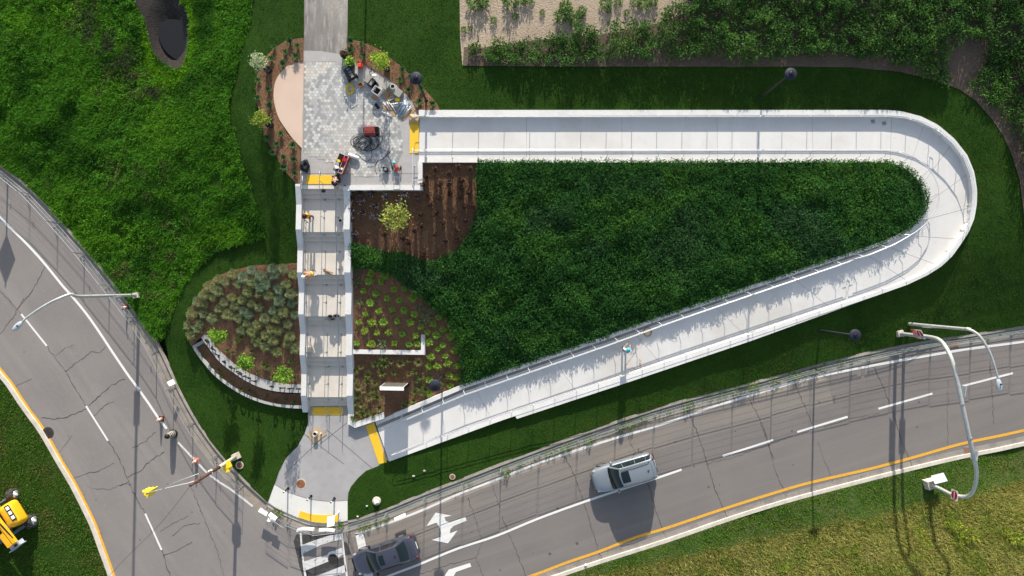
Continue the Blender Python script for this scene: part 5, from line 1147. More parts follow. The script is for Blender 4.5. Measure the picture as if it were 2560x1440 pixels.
# ------------------------------------------------------------------ bollards, covers, cones
for px, py, lab in ((720, 1221, 'thin dark bollard on the apron edge nearest the rusty cover'), (778, 1240, 'thin dark bollard in the middle of the white apron edge'), (836, 1246, 'thin dark bollard on the apron edge nearest the sedan')):
    p = W(px, py, ZB + .006); r = empty('bollard', p, 0, lab, 'bollard', 'bollards on the apron edge'); b = MB(); b.lathe([(.055, 0), (.055, .98), (.04, 1.02), (0, 1.03)], n=14); b.build('post', M['black_metal'], r, True)
    b = MB(); b.lathe([(.058, .80), (.061, .81), (.061, .95), (.058, .96)], n=14); b.build('band', M['white'], r); b = MB(); b.lathe([(.10, 0), (.10, .015), (.06, .02)], n=14); b.build('base_plate', M['black_metal'], r)
def cover(px, py, z, rad, m, ring, label, cat='manhole cover', square=False):
    p = W(px, py, z); r = empty('manhole_cover', p, 0, label, cat); b = MB()
    if square: b.box((0, 0, .008), (rad * 1.8, rad * 2.2, .016), R(8))
    else: b.lathe([(rad * 1.22, 0), (rad * 1.22, .008), (rad, .010), (rad, .008)], n=32)
    b.build('frame', ring, r); b = MB()
    if square:
        for k in range(7): b.box((rad * (-.72 + .24 * k), 0, .02), (rad * .14, rad * 1.9, .014), R(8))
    else:
        b.lathe([(rad * .97, 0), (rad * .97, .012), (0, .012)], n=32)
        for i in range(-4, 5):
            for j in range(-4, 5):
                x, y = i * rad * .2, j * rad * .2
                if x * x + y * y < (rad * .85) ** 2: b.box((x, y, .016), (rad * .11, rad * .11, .010))
    b.build('lid', m, r)
cover(752, 1210, ZB, .32, M['rust'], M['beige'], 'round rusty cover in the lower plaza paving')
p = G(599, 1163); cover(599, 1163, p.z + .03, .23, M['rust'], M['kerb'], 'round brown cover with pale rim in the grass by the signal pole')
p = G(1131, 1192); cover(1131, 1192, p.z + .03, .17, M['rust'], M['kerb'], 'small round brown cover in the grass beside the road kerb')
cover(120, 1082, .012, .34, M['iron'], M['iron'], 'round black drain grate at the yellow line')
cover(832, 1397, .016, .29, M['iron'], M['iron'], 'round black cover in the broken crosswalk paint')
cover(2385, 857, .012, .33, M['rust'], M['gutter'], 'square rusty drain grate by the upper kerb', 'drain grate', True)
cover(2420, 1128, .012, .30, M['rust'], M['gutter'], 'square rusty drain grate by the lower kerb', 'drain grate', True)
p = G(942, 1252); r = empty('utility_stub', p, 0, 'round beige concrete base with a cut signal stub on the grass', 'utility base'); b = MB(); cbase(b, (0, 0, 0), .31, .14); b.build('base', M['beige'], r)
b = MB(); b.box((0, .0, .2), (.30, .30, .14), .4, taper=.8); b.box((-.02, -.02, .36), (.15, .08, .28), 1.0); b.build('stub', M['white'], r)
for px, py, z, m, lab in ((404, 1047, .0, 'cone_pink', 'faded orange traffic cone on the edge line above the striped drum'), (492, 1151, .0, 'cone_pink', 'pale orange traffic cone near the brown signal pole'), (318, 768, .0, 'cone_pink', 'small faded orange cone against the fence under the street light')):
    p = W(px, py, z); r = empty('traffic_cone', p, 0, lab, 'traffic cone'); s = .8 if px == 318 else 1
    b = MB(); b.box((0, 0, .025), (.36 * s, .36 * s, .05)); b.build('base', M['rubber'] if px != 492 else M[m], r); b = MB(); b.lathe([(.14 * s, .05), (.085 * s, .40), (.035 * s, .70), (.025 * s, .71), (0, .71)], n=18); b.build('cone', M[m], r, True)
    b = MB(); b.lathe([(.103 * s, .32), (.101 * s, .325), (.074 * s, .50), (.070 * s, .50)], n=18); b.build('band', M['white'], r)
p = W(434, 1084, .0); r = empty('barrier_drum', p, 0, 'black and cream striped traffic drum standing on the road', 'traffic drum'); b = MB(); b.lathe([(.30, 0), (.30, .06), (.235, .08), (.225, .5), (.19, .9), (.15, .95), (.15, 1.02), (0, 1.03)], n=24); b.build('barrel', M['black'], r, True)
for k in range(4):
    z = .18 + .2 * k; b = MB(); rr = .236 - .045 * max(0, (z - .3)) / .6; b.lathe([(rr, z), (rr + .004, z + .005), (rr - .002, z + .095), (rr - .008, z + .10)], n=24); b.build('stripe', M['beige'], r)
# interpretive slab, plywood, bucket, bottle
p = Vector((-8.2, -6.86, ter1(-8.2, -6.86) - .05)); hs = 2.42 - p.z; r = empty('information_board', p, R(-1), 'tall white topped information board standing in the lowest mulch bed', 'information board'); b = MB()
b.box((0, 0, hs / 2), (1.66, .24, hs - .02)); b.build('body', M['white'], r)
b = MB(); b.box((0, .130, hs / 2 + .05), (1.56, .02, hs - .25)); b.build('panel', M['panel_board'], r)
for x in (-.845, .845): b = MB(); b.box((x, 0, hs / 2), (.028, .27, hs)); b.build('edge_frame', M['black'], r)
b = MB(); b.box((0, 0, hs + .006), (1.64, .25, .03)); b.build('top_cap', M['white'], r)
def board_on(name, px, z, m, th, label, cat):
    b = MB(); b.prism(flat(px, z), z, z + th); return tag(b.build(name, m), label, cat)
board_on('plywood_sheet', [(768,1087),(792,1066),(817,1086),(785,1110)], ZB + .012, M['plywood'], .018, 'pale plywood sheet lying on the lower plaza under a bucket', 'plywood')
def bucket(p, m, label, rr=.15, h=.34, name='bucket', fill='dark_soil'):
    r = empty(name, p, 0, label, 'bucket'); b = MB(); b.lathe([(rr * .82, 0), (rr, h), (rr + .012, h), (rr + .012, h - .03), (rr - .012, h), (rr * .9, h * .65), (0, h * .65)], n=20); b.build('pail', m, r)
    b = MB(); b.lathe([(rr * .84, h * .66), (0, h * .68)], n=18); b.build('contents', M[fill], r); b = MB(); b.tube([(rr * math.cos(a), .06 * 0 + rr * math.sin(a) * .2 - rr * .9, h - .02 + .02 * math.sin(a)) for a in np.linspace(0, math.pi, 9)], .006, 5); b.build('handle', M['steel'], r)
    return r
bucket(W(790, 1083, ZB + .031), M['white'], 'white bucket on the plywood sheet of the lower plaza')
p = W(803, 1083, ZB + .031); r = empty('bottle', p, 0, 'slim brown bottle beside the white bucket', 'bottle'); b = MB(); b.lathe([(.05, 0), (.05, .22), (.02, .30), (.02, .36), (0, .36)], n=12); b.build('glass', M['beige'], r); b = MB(); b.lathe([(.024, .345), (.024, .38), (0, .38)], n=10); b.build('cap', M['white'], r)

# ------------------------------------------------------------------ tools and materials on the upper plaza
Z0 = ZT + .016
p = W(930, 331, Z0); r = empty('welder', p, R(3), 'dark red welding machine on the hexagon paving', 'welding machine'); b = MB(); b.box((-.05, 0, .36), (.72, .5, .56)); b.box((-.05, 0, .66), (.64, .42, .06), taper=.9); b.build('housing', M['red'], r)
b = MB(); b.box((.42, .0, .33), (.24, .46, .5)); b.box((-.45, 0, .3), (.06, .4, .4)); b.build('end_panel', M['black'], r); b = MB(); b.tube([(-.3, -.1, .69), (-.3, -.1, .8), (.2, -.1, .8), (.2, -.1, .69)], .018, 6); b.build('handle', M['black'], r)
for x in (-.3, .35):
    b = MB(); b.tube([(x, -.30, .11), (x, -.24, .11)], .11, 14); b.tube([(x, .24, .11), (x, .30, .11)], .11, 14); b.build('wheel', M['rubber'], r)
# coils of cable
def coil(name, pts, rad, m, label, cat='cable'):
    b = MB(); b.tube(pts, rad, 6); return tag(b.build(name, m, None, True), label, cat)
cp = []; cc = W(913, 360, Z0)
for k in range(230):
    t = k / 230; a = k * .30; R0 = .52 + .22 * math.sin(k * .083) - .12 * math.sin(k * .21)
    cp.append(Vector((cc.x - .1 + (R0 + .05) * math.cos(a) * .95 + .22 * math.sin(k * .051), cc.y + R0 * math.sin(a) * .72 + .14 * math.cos(k * .067), Z0 + .02 + .05 * abs(math.sin(k * .13)))))
cp = [W(918, 338, Z0 + .3), W(914, 345, Z0 + .05)] + cp + [W(*q, Z0 + .02) for q in smooth_line([(925,352),(931,360),(945,366),(955,350),(957,342),(950,340),(940,352),(948,368),(958,373),(964,378)], 5)]
coil('welding_cable', cp, .014, M['cable'], 'tangled dark coil of welding cable below the red welder')
coil('air_hose', [W(*q, Z0 + .015) for q in smooth_line([(880,388),(890,386),(900,391),(910,400),(920,402),(929,394),(929,380),(927,368)], 6)], .013, M['cable'], 'single grey hose looping from the gas cylinder to the cable coil', 'hose')
coil('torch_hose', [W(*q, Z0 + .015) for q in smooth_line([(943,434),(938,425),(938,412),(945,402),(958,396),(969,385),(975,381),(969,379),(971,392),(977,402),(980,418),(984,421)], 6)], .013, M['hose_red'], 'thin red brown hose running to the red hand truck', 'hose')
coil('cable_ring', [W(930, 180, ZT + .03) + Vector((.17 * math.cos(a), .20 * math.sin(a), .02 * (k % 2))) for k, a in enumerate(np.linspace(0, 18.8, 60))], .012, M['cable'], 'small ring of black cable on the paving by the red fuel can')
coil('straw_rope', [W(875, 223, Z0 + .02) + Vector(((.25 + .09 * math.sin(k * .9)) * math.cos(a) * .8, (.32 + .08 * math.cos(k * 1.3)) * math.sin(a), .03 * abs(math.sin(k * .7)))) for k, a in enumerate(np.linspace(0, 50, 160))], .012, M['signal'], 'loose tangle of pale yellow rope below the black generator', 'rope')
# hand truck with red body
p = W(995, 421, Z0); r = empty('hand_truck', p, R(0), 'red hand truck lying with its rails towards the wall', 'hand truck'); b = MB()
b.tube([(-.26, -.0, .18), (-.26, -1.35, .12), (.14, -1.35, .12), (.14, 0, .18)], .018, 6); b.tube([(-.26, -.6, .15), (.14, -.6, .15)], .014, 6); b.build('frame', M['steel'], r)
b = MB(); b.tube([(-.16, .22, .2), (-.02, -.05, .24)], [.11, .15], 12); b.tube([(-.02, -.05, .24), (.02, -.22, .22)], [.17, .17], 12); b.build('motor', M['red'], r); b = MB(); b.ball((-.22, .32, .24), (.13, .1, .1)); b.build('pump', M['teal'], r)
for x in (-.33, .21):
    b = MB(); b.tube([(x - .03, 0, .15), (x + .03, 0, .15)], .15, 14); b.build('wheel', M['rubber'], r)
p = W(966, 425, Z0); r = empty('shop_vacuum', p, 0, 'small black canister with a hose end on the hexagon paving', 'canister'); b = MB(); b.lathe([(.16, 0), (.17, .2), (.13, .28), (.05, .30), (0, .30)], n=16); b.build('drum', M['black'], r); b = MB(); b.box((-.16, .12, .16), (.13, .13, .2)); b.build('motor', M['black_metal'], r); b = MB(); b.lathe([(.09, .295), (.09, .31), (0, .32)], n=14); b.build('lid', M['grey_cloth'], r)
# tool cart with open red drawers
p = W(858, 413, Z0); r = empty('tool_cart', p, R(-22), 'open red tool cart full of tools at the stair head', 'tool cart'); b = MB(); b.box((0, 0, .38), (.66, 1.22, .5)); b.build('cabinet', M['red'], r)
b = MB()
for x, y, sx_, sy_ in ((-.325, 0, .03, 1.24), (.325, 0, .03, 1.24), (0, .61, .66, .03), (0, -.61, .66, .03), (.06, 0, .02, 1.2)): b.box((x, y, .67), (sx_, sy_, .10))
b.build('tray_edge', M['beige'], r)
for x, y, s, m in ((-.15, .35, .22, 'black'), (-.16, .12, .18, 'signal'), (-.18, -.1, .2, 'steel'), (-.14, -.32, .24, 'white'), (.18, .3, .26, 'sign_red'), (.17, .22, .1, 'white'), (.2, -.3, .12, 'white'), (-.2, -.5, .14, 'blue_grey')):
    b = MB(); b.box((x, y, .67 + s * .2), (s, s * 1.1, s * .4), x * 7); b.box((x + .03, y - .05, .68 + s * .42), (s * .4, s * .6, .05), 1.1); tag(b.build('tool', M[m], r))
for x in (-.26, .26):
    for y in (-.5, .5):
        b = MB(); b.tube([(x - .03, y, .07), (x + .03, y, .07)], .07, 12); b.build('wheel', M['rubber'], r)
p = W(884, 391, Z0 + .16); r = empty('gas_cylinder', p, R(-20), 'white gas cylinder lying above the tool cart', 'gas cylinder'); b = MB(); m = Matrix.Rotation(R(90), 3, 'Y'); b.lathe([(0, -.36), (.10, -.36), (.125, -.33), (.125, .25), (.09, .36), (.04, .4), (0, .4)], (.0, 0, 0), 18, m); b.build('cylinder', M['white'], r, True); b = MB(); b.tube([(-.42, 0, 0), (-.36, 0, 0)], .06, 10); b.box((-.5, .03, .02), (.18, .2, .12)); b.tube([(-.4, .1, 0), (-.6, .2, .05)], .03, 6); b.build('regulator', M['blue_pipe'], r)
# black heap of coats, cloths
def heap(name, p, rx, ry, h, m, label, cat, seed):
    g = np.random.default_rng(seed); b = MB(); b.ball((0, 0, h * .3), (rx, ry, h * .7), 20, 12); v = []
    for q in b.v:
        f = 1 + .25 * math.sin(q[0] * 14 + seed) * math.cos(q[1] * 11) + .10 * g.normal() * .6; v.append((q[0] * f, q[1] * f, max(0, q[2] * f)))
    b.v = v; o = b.build(name, m, None, True); o.location = p; return tag(o, label, cat)
heap('cloth_bag', W(763, 416, ZT + .004), .30, .42, .5, M['dark_cloth'], 'black cloth bag heaped at the west edge above the stairs', 'bag', 3)
# generator, fuel can, boxes
p = W(878, 187, ZT + .006); r = empty('generator', p, R(-62), 'black portable generator near the end of the path', 'generator'); b = MB(); b.box((0, 0, .34), (.80, .46, .46), taper=.92); b.build('engine_block', M['black'], r)
b = MB()
for y in (-.27, .27): b.tube([(-.46, y, .05), (-.46, y, .66), (.46, y, .66), (.46, y, .05), (-.46, y, .05)], .02, 6)
b.tube([(-.46, -.27, .66), (-.46, .27, .66)], .02, 6); b.tube([(.46, -.27, .66), (.46, .27, .66)], .02, 6); b.build('frame', M['black_metal'], r)
for x in (-.2, .02, .22): b = MB(); b.box((x, .04, .58), (.14, .22, .02)); b.build('vent', M['blue_grey'], r)
b = MB(); b.box((.36, .05, .58), (.10, .18, .03)); b.build('control_panel', M['grey_box'], r)
for s in (-1, 1): b = MB(); b.tube([(.3, s * .30, .13), (.3, s * .36, .13)], .13, 14); b.build('wheel', M['rubber'], r)
p = W(902, 166, ZT + .006); r = empty('fuel_can', p, R(10), 'bright red orange plastic fuel can on the paving', 'fuel can'); b = MB(); b.box((0, 0, .18), (.36, .28, .36), taper=.8); b.build('can', M['red_bright'], r); b = MB(); b.tube([(-.12, 0, .36), (-.1, 0, .44), (.08, 0, .44), (.1, 0, .36)], .022, 6); b.build('handle', M['red_bright'], r); b = MB(); b.tube([(.12, .05, .34), (.2, .1, .46)], .025, 8); b.build('spout', M['black'], r)
def crate(px, py, z, sx_, sy_, h, rz, m, label, inner='dark_soil', cat='box', name='open_box', th=.02):
    p = W(px, py, z); r = empty(name, p, rz, label, cat); b = MB()
    for x, y, a, c_ in ((-sx_ / 2, 0, th, sy_), (sx_ / 2, 0, th, sy_), (0, -sy_ / 2, sx_ - th - .002, th), (0, sy_ / 2, sx_ - th - .002, th)): b.box((x, y, h / 2), (a, c_, h))
    b.build('side_wall', m, r); b = MB(); b.box((0, 0, .02), (sx_ - th, sy_ - th, .04)); b.build('bottom', M[inner], r); return r
crate(902, 213, Z0, .28, .28, .14, R(30), M['cardboard'], 'small open cardboard box below the red fuel can', 'rust')
crate(945, 231, Z0 + .002, .50, .46, .52, R(-35), M['white'], 'open bin with pale rim holding dark rubble', 'dark_soil', 'bin')
crate(934, 213, Z0, .52, .46, .40, R(-35), M['black'], 'open black case with its lid leaning up', 'black', 'case', 'open_case')
def slab_on(px, py, z, sx_, sy_, h, rz, m, label, cat, name):
    b = MB(); b.box((0, 0, h / 2), (sx_, sy_, h)); b.box((0, 0, h + .006), (sx_ * .94, sy_ * .94, .012)); o = b.build(name, m); o.location = W(px, py, z); o.rotation_euler = (0, 0, rz); return tag(o, label, cat)
slab_on(926, 204, Z0, .62, .50, .34, R(-35), M['grey_box'], 'grey box beside the black case', 'box', 'grey_box')
slab_on(967, 216, Z0, .36, .56, .26, R(-35), M['grey_box'], 'narrow grey box between the bin and the round pail', 'box', 'grey_box')
slab_on(998, 235, Z0 + .03, .44, .50, .30, R(-35), M['grey_box'], 'square grey box behind the bundle of pipes', 'box', 'grey_box')
bucket(W(983, 219, Z0), M['white'], 'white pail near the plaza edge among the boxes', .15, .3)
p = W(939, 195, Z0); r = empty('helmet', p, 0, 'white welding helmet on the grey box', 'helmet'); r.location.z += .36; b = MB(); b.ball((0, 0, .08), (.17, .14, .13)); b.build('shell', M['white'], r, True); b = MB(); b.box((-.16, -.04, .06), (.06, .18, .14), taper=.8); b.build('visor', M['cone_pink'], r)
board_on('cardboard_sheet', [(926,243),(945,222),(958,238),(938,252)], Z0, M['cardboard'], .012, 'brown cardboard sheet under the open bin', 'cardboard')
board_on('cardboard_sheet', [(957,236),(972,224),(988,236),(975,256),(968,252)], Z0, M['cardboard'], .010, 'brown cardboard sheet between bin and pipes', 'cardboard')
board_on('cardboard_sheet', [(953,266),(962,258),(993,284),(988,293)], Z0, M['cardboard'], .014, 'long brown cardboard sheet under the white pipe pieces', 'cardboard')
board_on('cardboard_sheet', [(1000,296),(1034,266),(1041,274),(1009,301)], Z0, M['cardboard'], .012, 'long brown cardboard strip in front of the pipe bundle', 'cardboard')
g = random.Random(9)
for k in range(17):
    t = k / 16; a = W(994 + 9 * t + g.uniform(-2, 2), 280 + 15 * t + g.uniform(-2, 2), Z0 + .03 + .035 * (k % 3)); c_ = W(1012 + 17 * t + g.uniform(-5, 5), 246 + 20 * t + g.uniform(-4, 4), Z0 + .05 + .035 * ((k * 2) % 3)); b = MB(); b.tube([a, c_], g.uniform(.019, .028), 8); tag(b.build('pipe', M['blue_pipe'] if k % 3 else M['steel'], None, True), 'blue grey metal pipe in the bundle at the plaza edge', 'pipe', 'pipes of the bundle')
for k, (a, c_) in enumerate((((958,256),(973,274)),((966,252),(976,271)),((972,256),(986,271)),((978,263),(988,277)),((950,272),(962,286)),((960,281),(980,288)),((975,252),(985,246)),((982,268),(990,282)))):
    b = MB(); b.tube([W(*a, Z0 + .04), W(*c_, Z0 + .05 + .02 * (k % 2))], .024, 8); tag(b.build('short_pipe', M['rail_white'], None, True), 'short white pipe piece lying scattered on the cardboard', 'pipe', 'short white pipe pieces')
b = MB(); b.tube([W(931,272,Z0 + .03), W(970,260,Z0 + .16), W(1030,255,Z0 + .20)], .018, 8); tag(b.build('long_rod', M['steel'], None, True), 'long bright metal rod laid across the pipes and cardboard', 'rod')
for k in range(16):
    c_ = W(g.uniform(972, 992), g.uniform(236, 258), Z0 + .02); b = MB(); a0 = g.uniform(0, 3); rr = g.uniform(.04, .09); b.tube([c_ + Vector((rr * math.cos(a0 + q), rr * math.sin(a0 + q), .012 * k / 4)) for q in np.linspace(0, g.uniform(2.5, 5.5), 8)], .012, 6); tag(b.build('pipe_elbow', M['steel'] if k % 2 else M['black_metal'], None, True), 'small bent steel fitting in the heap beside the pail', 'fitting', 'bent fittings in the heap')
p = W(994, 249, Z0 + .09); r = empty('hard_hat', p, 0, 'yellow hard hat on the heap of fittings', 'hard hat'); b = MB(); b.ball((0, 0, .05), (.13, .15, .12)); b.build('shell', M['signal'], r, True); b = MB(); b.lathe([(.165, .03), (.165, .045), (.12, .06)], n=20); b.build('brim', M['signal'], r)
bucket(W(992, 263, Z0 + .02), M['sign_back'], 'pale blue pail tipped among the pipes', .12, .16, fill='sign_back')
heap('paper_sack', W(1036, 297, Z0), .36, .30, .28, M['plywood'], 'crumpled tan paper sack at the top of the ramp', 'sack', 8)
slab_on(943, 266, Z0, .2, .36, .12, R(40), M['black'], 'flat black tool case on the hexagon paving by the cardboard', 'tool case', 'tool_case')
bucket(W(853, 552, FLY[0][3] + .0), M['white'], 'white bucket at the right handrail on the top landing', .13, .3)
slab_on(809, 478, FLY[0][2] - RISE + .004, .22, .16, .12, R(5), M['black'], 'small black box with red light on the top stairs', 'box', 'small_box')
def plank(a, c_, z, w, m, label):
    A, B = W(*a, z), W(*c_, z); d = B - A; b = MB(); b.box((0, 0, .02), (d.length, w, .04)); o = b.build('plank', m); o.location = (A + B) / 2; o.rotation_euler = (0, 0, math.atan2(d.y, d.x)); return tag(o, label, 'plank')
plank((809, 673), (829, 688), FLY[1][3] + .006, .10, M['wood'], 'brown wooden plank lying slanted above the third flight')
plank((812, 676), (833, 683), FLY[1][3] + .05, .07, M['wood'], 'thin brown plank crossing the other plank')
slab_on(774, 873, FLY[3][3] + .004, .36, .36, .36, 0, M['beige'], 'small concrete block beside the left handrail', 'block', 'concrete_block')
for a, b_, s in ((827, 790, .22), (841, 789, .26), (833, 797, .2)): heap('tool_bag', W(a, b_, FLY[2][3] + .01), s * .7, s * .45, s, M['dark_cloth'], {827: 'small dark tool bag at the fourth flight, the westernmost of three', 841: 'small dark tool bag at the fourth flight, nearest the handrail', 833: 'small dark tool bag lowest on the fourth flight'}[a], 'tool bag', int(a))
coil('black_hose', [W(826, 798, FLY[3][2] - RISE + .02) + Vector((.12 * math.cos(a), .12 * math.sin(a), .004 * k)) for k, a in enumerate(np.linspace(0, 6.2, 16))], .012, M['cable'], 'ring of black hose on the fourth flight', 'hose')
# orange hose and cord on the ramp
def dz(px, py):
    q = [(math.dist((px, py), mid[i]), i) for i in range(RN)]; return RZ[min(q)[1]]
coil('hose_coil', [W(1619, 830, dz(1619, 835) + .03) + Vector(((.22 + .03 * (k % 4)) * math.cos(a), (.26 + .03 * (k % 3)) * math.sin(a), .02 * (k % 3))) for k, a in enumerate(np.linspace(0, 44, 130))], .016, M['hose_orange'], 'coil of orange hose lying on the ramp', 'hose')
coil('trailing_hose', [W(*q, dz(*q) + .012) for q in smooth_line([(1607,842),(1595,860),(1588,880),(1570,905),(1564,917),(1575,920),(1582,918),(1590,924)], 6)], .009, M['cone_pink'], 'thin pale orange cord trailing from the hose coil', 'cord')
coil('looped_hose', [W(*q, dz(*q) + .012) for q in smooth_line([(1598,897),(1603,905),(1598,912),(1604,918),(1598,904)], 6)], .009, M['hose_orange'], 'short orange loop of cord near the outer handrail', 'cord')
# litter
for k, (a, b_, s, lab, m) in enumerate(((568, 298, .16, 'white scrap of litter in the grass left of the saplings', 'white'), (434, 373, .22, 'grey white scrap of litter in the rough meadow', 'sign_back'), (1062, 1177, .18, 'pale stone in the lawn, the nearer to the ramp foot', 'beige'), (1034, 1190, .18, 'pale stone in the lawn left of the other stone', 'beige'), (917, 1265, .14, 'pale blue scrap on the grass by the round concrete base', 'sign_back'), (894, 1291, .10, 'white scrap on the grass edge by the kerb', 'white'), (1464, 1412, .16, 'white crumpled paper on the lower kerb', 'white'), (348, 974, .22, 'blue white plastic bag on the edge line', 'sign_back'))):
    heap('litter', G(a, b_, .02) if b_ != 974 else W(a, b_, .012), s * .6, s * .5, s * .6, M[m], lab, 'litter', k + 2)
# patches of mortar on the upper ramp
for a, b_, lab in ((2182, 303, 'flat scrap of cardboard on the ramp, the western one'), (2210, 308, 'flat scrap of cardboard on the ramp, the eastern one')):
    q = dz(a, b_) + .008; board_on('cardboard_scrap', [(a - 6, b_ - 3), (a + 4, b_ - 5), (a + 6, b_ + 3), (a - 3, b_ + 6)], q, M['grey_box'], .01, lab, 'cardboard')
# ------------------------------------------------------------------ cars
def grid(b, rows):                        # rows of equal length -> quads
    n = len(rows[0]); vs = [v for r in rows for v in r]
    b.add(vs, [(i * n + k, i * n + k + 1, (i + 1) * n + k + 1, (i + 1) * n + k) for i in range(len(rows) - 1) for k in range(n - 1)])
def car(p, heading, paint, L, Wd, Ht, label, suv, open_windows=False):
    r = empty('parked_car' if not suv else 'car', p, heading, label, 'car'); h = Wd / 2; x0, x1 = -L / 2, L / 2
    # stations along x (front = +x): (x, half width, belt/hood height at centre, height at the side shoulder)
    if suv:
        stn = [(x0, .62, .55, .5), (x0 + .06, .80, .78, .74), (x0 + .20, .93, .98, .92), (x0 + .5, 1, 1.06, 1.0), (x0 + 1.4, 1, 1.08, 1.02), (0, 1, 1.06, 1.0), (.75, 1, 1.06, 1.0), (1.05, 1, 1.07, .98), (1.5, .99, 1.05, .95), (x1 - .50, .95, 1.01, .90), (x1 - .24, .84, .94, .82), (x1 - .08, .68, .80, .72), (x1, .48, .6, .58)]
    else:
        stn = [(x0, .70, .55, .5), (x0 + .05, .84, .76, .72), (x0 + .16, .92, .94, .86), (x0 + .5, .98, .99, .91), (x0 + 1.3, 1, .96, .90), (0, 1, .94, .89), (.7, 1, .93, .88), (1.0, 1, .93, .86), (1.5, .99, .88, .81), (x1 - .55, .93, .80, .74), (x1 - .28, .82, .72, .66), (x1 - .09, .64, .63, .58), (x1, .44, .52, .5)]
    rows = []
    for x, w, zc, zs in stn:
        W_ = h * w; rows.append([(x, -W_ * .93, .22), (x, -W_ * .99, .40), (x, -W_, (zs + .4) / 2), (x, -W_ * .965, zs - .08), (x, -W_ * .90, zs), (x, -W_ * .55, zc - .01), (x, 0, zc + .01), (x, W_ * .55, zc - .01), (x, W_ * .90, zs), (x, W_ * .965, zs - .08), (x, W_, (zs + .4) / 2), (x, W_ * .99, .40), (x, W_ * .93, .22)])
    b = MB(); grid(b, rows); n = len(rows[0])
    for q, rw in ((0, rows[0]), (1, rows[-1])): b.add(rw, [tuple(range(n))])
    b.add([v for rw in rows for v in (rw[0], rw[-1])], [(2 * i, 2 * i + 1, 2 * i + 3, 2 * i + 2) for i in range(len(rows) - 1)])
    body = b.build('body', paint, r, True)
    sd = body.modifiers.new('round', 'SUBSURF'); sd.levels = 1; sd.render_levels = 2
    # greenhouse corner lines: base and top, front to back
    if suv: xb = [1.02, .10, -.85, -1.72, x0 + .12]; xt = [.30, .06, -.80, -1.55, x0 + .36]; zt = [Ht - .06, Ht - .02, Ht - .01, Ht - .05, Ht - .09]; zb = [1.05, 1.03, 1.04, 1.06, 1.02]; wb, wt = .90, .70
    else: xb = [1.12, .15, -.75, -1.30, -1.62]; xt = [.30, .08, -.55, -.85, -.98]; zt = [Ht - .05, Ht - .01, Ht - .02, Ht - .05, Ht - .07]; zb = [.93, .92, .93, .94, .95]; wb, wt = .90, .66
    if not suv: xb[4] = -1.66
    def pt(k, v, s, u=0.0):              # k station 0..4 (float), v 0 base..1 top, s side -1..1, u push outwards
        f = min(3, int(k)); t = k - f; I = lambda A: A[f] + (A[f + 1] - A[f]) * t
        e = math.sin(max(0, min(1, v)) * 1.35) / math.sin(1.35); w = (wb + (wt - wb) * v ** 1.25) * h
        fb = -.05 * (1 - s * s) * 0
        nose = (.10 if k < .5 else -.07 if k > 3.5 else 0) * (1 - s * s)
        return Vector((I(xb) + (I(xt) - I(xb)) * v + nose + (u if k <= .01 else -u if k >= 3.99 else 0), s * (w + (u if abs(s) > .95 else 0)), I(zb) + (I(zt) - I(zb)) * e + (u * .5 if k in (0, 4) else 0)))
    b = MB(); V = 6
    for s in (-1, 1): grid(b, [[pt(k / 4, v / V, s) for k in range(17)] for v in range(V + 1)])
    for k in (0, 4): grid(b, [[pt(k, v / V, s / 4) for s in range(-4, 5)] for v in range(V + 1)])
    crown = lambda p_, s: p_ + Vector((0, 0, .045 * (1 - s * s)))
    grid(b, [[crown(pt(k / 4, 1, s / 4), s / 4) for s in range(-4, 5)] for k in range(17)])
    b.build('cabin', paint, r, True)
    def patch(name, f, nu, nv, m, par=r):
        b = MB(); grid(b, [[f(i / nu, j / nv) for j in range(nv + 1)] for i in range(nu + 1)]); return b.build(name, m, par, True)
    patch('windscreen', lambda a, c_: pt(0, .0 + .95 * a, -.93 + 1.86 * c_, .014), 6, 8, M['car_glass'])
    patch('rear_window', lambda a, c_: pt(4, (.30 if suv else .06) + (.62 if suv else .88) * a, -.84 + 1.68 * c_, .012), 6, 8, M['car_glass'])
    wins = ((.16, 1.03), (1.07, 2.03), (2.07, 3.0), (3.05, 3.8)) if suv else ((.25, 1.05), (1.14, 2.0), (2.1, 3.0))
    for s in (-1, 1):
        for a0, a1 in wins: patch('side_window', lambda a, c_: pt(a0 + (a1 - a0) * c_, .05 + .82 * a, s, .012), 5, 6, M['black'] if open_windows else M['car_glass'])
    ks = (.25, 1.35) if suv else (.45, 1.25); sw = .60 if suv else .58
    patch('sunroof', lambda a, c_: crown(pt(ks[0] + (ks[1] - ks[0]) * a, 1, -sw + 2 * sw * c_), -sw + 2 * sw * c_) + Vector((0, 0, .010)), 4, 8, M['car_glass'])
    if suv:
        for s in (-1, 1):
            b = MB(); b.tube([crown(pt(k, 1, s * .86), .86) + Vector((0, 0, z)) for k, z in ((.3, .02), (.5, .075), (2, .075), (3.4, .075), (3.6, .02))], .022, 6); b.build('roof_rail', M['black_metal'], r)
        patch('spoiler', lambda a, c_: crown(pt(3.7 + .3 * a, 1, -.9 + 1.8 * c_), -.9 + 1.8 * c_) + Vector((-.10 * a, 0, .018)), 2, 6, paint)
    b = MB(); e = crown(pt(3.1, 1, 0), 0); b.box(e + Vector((0, 0, .04)), (.16, .05, .06), taper=.5); b.build('antenna_fin', M['black'], r)
